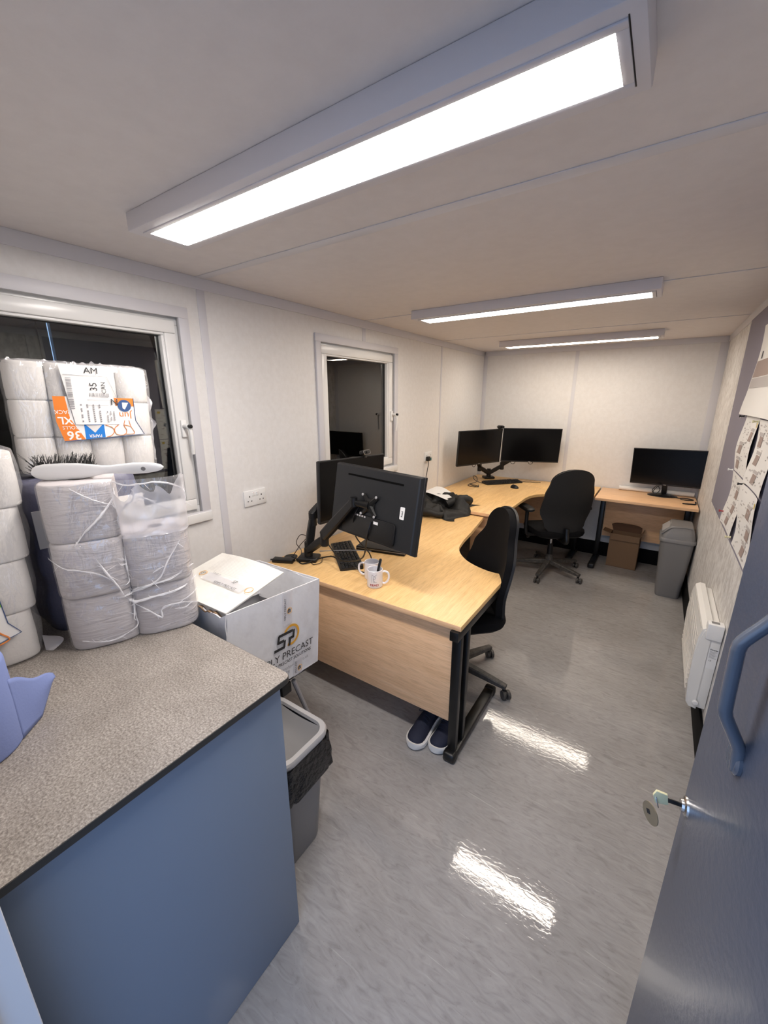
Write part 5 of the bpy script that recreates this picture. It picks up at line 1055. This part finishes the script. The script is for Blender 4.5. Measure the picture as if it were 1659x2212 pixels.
def drawing(label, y0, y1, z0, z1, seed, big=False):
    """sheet pinned to the board; u runs from the far edge to the near edge"""
    r = random.Random(seed); a1, a2 = r.random() * 6, 0.002 + 0.002 * r.random()
    def f(a, b, off=0.0):
        bulge = a2 * (1 + math.sin(5 * b + a1)) + 0.007 * (abs(2 * a - 1) ** 3) * (0.5 + 0.5 * math.sin(4 * b + a1)) + (0.02 * max(0, 0.25 - b) * 3 if big else 0)
        return V(W - 0.0125 - bulge - off, y1 + (y0 - y1) * a + 0.018 * math.sin(6 * b + a1) * (1 - a), z0 + (z1 - z0) * b)
    t = thing('drawing', label, 'paper', (0, 0, 0), group='drawings on the pin board')
    ob('sheet', surf(bmesh.new(), f, 14, 14), 'paper', t, ang=180)
    def patch(u0, v0, u1, v1, sk=0.0):
        bm = bmesh.new(); n_ = 4
        g_ = [[bm.verts.new(f(min(1, max(0, u0 + (u1 - u0) * i / n_ + sk * j / n_)), min(1, max(0, v0 + (v1 - v0) * j / n_)), 0.0012)) for i in range(n_ + 1)] for j in range(n_ + 1)]
        for j in range(n_):
            for i in range(n_): bm.faces.new((g_[j][i], g_[j][i + 1], g_[j + 1][i + 1], g_[j + 1][i]))
        return bm
    if big:
        ob('print', patch(0.02, 0.42, 0.98, 0.60), 'plan_brown', t, smooth=False); ob('print', patch(0.02, 0.30, 0.98, 0.41), 'plan_grey', t, smooth=False); ob('print', patch(0.10, 0.62, 0.14, 0.70), 'ink', t, smooth=False)
        return t
    for k in range(3):
        u0, v0 = 0.05 + 0.62 * r.random(), 0.06 + 0.27 * k; ob('plan_block', patch(u0, v0, u0 + 0.20, v0 + 0.16, 0.06), 'plan_brown', t, smooth=False)
        ob('plan_block', patch(u0 + 0.02, v0 + 0.17, u0 + 0.26, v0 + 0.22, 0.02), 'plan_grey', t, smooth=False)
    bm = bmesh.new()
    for k in range(46):
        u0, v0 = 0.03 + 0.85 * r.random(), 0.03 + 0.9 * r.random(); w_2 = 0.02 + 0.08 * r.random(); merge(bm, patch(u0, v0, u0 + w_2, v0 + 0.010 + 0.018 * r.random(), 0.01))
    o = ob('line_work', bm, 'plan_grey', t, smooth=False); o['kind'] = 'stuff'
    bm = bmesh.new()
    for k in range(10): u0, v0 = 0.1 + 0.8 * r.random(), 0.1 + 0.8 * r.random(); merge(bm, patch(u0, v0, u0 + 0.035, v0 + 0.012))
    o = ob('lettering', bm, 'ink', t, smooth=False); o['kind'] = 'stuff'
    ob('highlight', patch(0.88, 0.85, 0.95, 0.92), 'plan_yellow', t, smooth=False)
    return t
drawing('white sheet with a brown elevation, topmost on the pin board', 2.00, 2.80, 1.585, 2.03, 1, True)
drawing('site plan sheet just below the topmost sheet on the pin board', 2.34, 2.735, 1.29, 1.58, 2)
drawing('site plan sheet lowest on the pin board, towards the back wall', 2.335, 2.725, 0.995, 1.285, 3)
drawing('site plan sheet half hidden by the door edge, middle of the pin board', 1.93, 2.325, 1.285, 1.575, 4)
drawing('site plan sheet half hidden by the door edge, bottom of the pin board', 1.93, 2.322, 0.985, 1.28, 5)

# ================================================================== SHOES
def shoe(label, loc, rz, mir):
    t = thing('trainer', label, 'shoe', loc, rz, group='navy trainers under the near desk')   # toe points to -y
    Ls = 0.29; outline = [(0.0, 0.014), (0.012, 0.031), (0.055, 0.048), (0.09, 0.048), (0.17, 0.041), (0.22, 0.036), (0.26, 0.036), (0.282, 0.026), (0.29, 0.010)]
    def hw(y): return 0.046 * math.sqrt(max(0.0, 1 - ((0.055 - y) / 0.055) ** 2)) + 0.002 if y < 0.055 else max(0.003, lerp_tab(outline, y))
    rows = [0.0, 0.0015, 0.004, 0.008, 0.014, 0.022, 0.034, 0.055, 0.08, 0.12, 0.16, 0.20, 0.24, 0.27, 0.285, 0.2895]
    rings = [[V(x * (hw(y) + 0.003) + mir * 0.008 * math.sin(PI * y / Ls), y, z) for x, z in ((-.9, 0.0), (-1.08, 0.008), (-1.08, 0.028), (-0.95, 0.034), (0.95, 0.034), (1.08, 0.028), (1.08, 0.008), (.9, 0.0))] for y in rows]
    for r_, y in zip(rings, rows):
        for v in r_: v.y = v.y * 1.0 - 0.006 * max(0, 1 - y / 0.02); v.z += 0.010 * max(0, 1 - y / 0.05) ** 2
    ob('sole', loft(bmesh.new(), rings), 'sole', t)
    top = [(0.0, 0.036), (0.012, 0.052), (0.045, 0.066), (0.08, 0.068), (0.14, 0.088), (0.18, 0.108), (0.24, 0.100), (0.29, 0.108)]
    rings = []
    for y in rows:
        h = lerp_tab(top, y); w = hw(y) * 0.97; cxx = mir * 0.008 * math.sin(PI * y / Ls)
        rings.append([V(cxx + w * math.cos(a) * (1 if math.sin(a) < 0.5 else 0.95), y, 0.026 + (h - 0.026) * math.sin(a) ** 0.8) if math.sin(a) > 0 else V(cxx + w * math.cos(a), y, 0.024) for a in [PI * i / 12 for i in range(13)]])
    ob('upper', loft(bmesh.new(), rings), 'shoe', t)
    ob('collar', tube(bmesh.new(), smooth_path([V(0.0, 0.175, 0.112), V(0.026, 0.20, 0.106), V(0.032, 0.245, 0.100), V(0.0, 0.283, 0.110), V(-0.032, 0.245, 0.100), V(-0.026, 0.20, 0.106), V(0.0, 0.175, 0.112)], 4), 0.006, 8), 'shoe', t)
    for k in range(5):
        y = 0.095 + 0.018 * k; z = lerp_tab(top, y) + 0.001; ob('lace', tube(bmesh.new(), smooth_path([V(-0.024, y + 0.004, z - 0.010), V(0, y, z + 0.002), V(0.024, y - 0.004, z - 0.010)], 4), 0.0026, 6), 'shoe_lace', t)
    ob('lace_bow', tube(bmesh.new(), smooth_path([V(0, 0.17, 0.11), V(0.03, 0.165, 0.118), V(0.04, 0.15, 0.105), V(0, 0.165, 0.111), V(-0.03, 0.16, 0.118), V(-0.04, 0.145, 0.104), V(0, 0.168, 0.110)], 4), 0.0022, 6), 'shoe_lace', t)
shoe('left navy trainer with white sole, toe poking out under the desk panel', (1.052, 1.228, 0), 0.0, -1)
shoe('right navy trainer with white sole beside the black desk leg', (1.153, 1.268, 0), 0.03, 1)
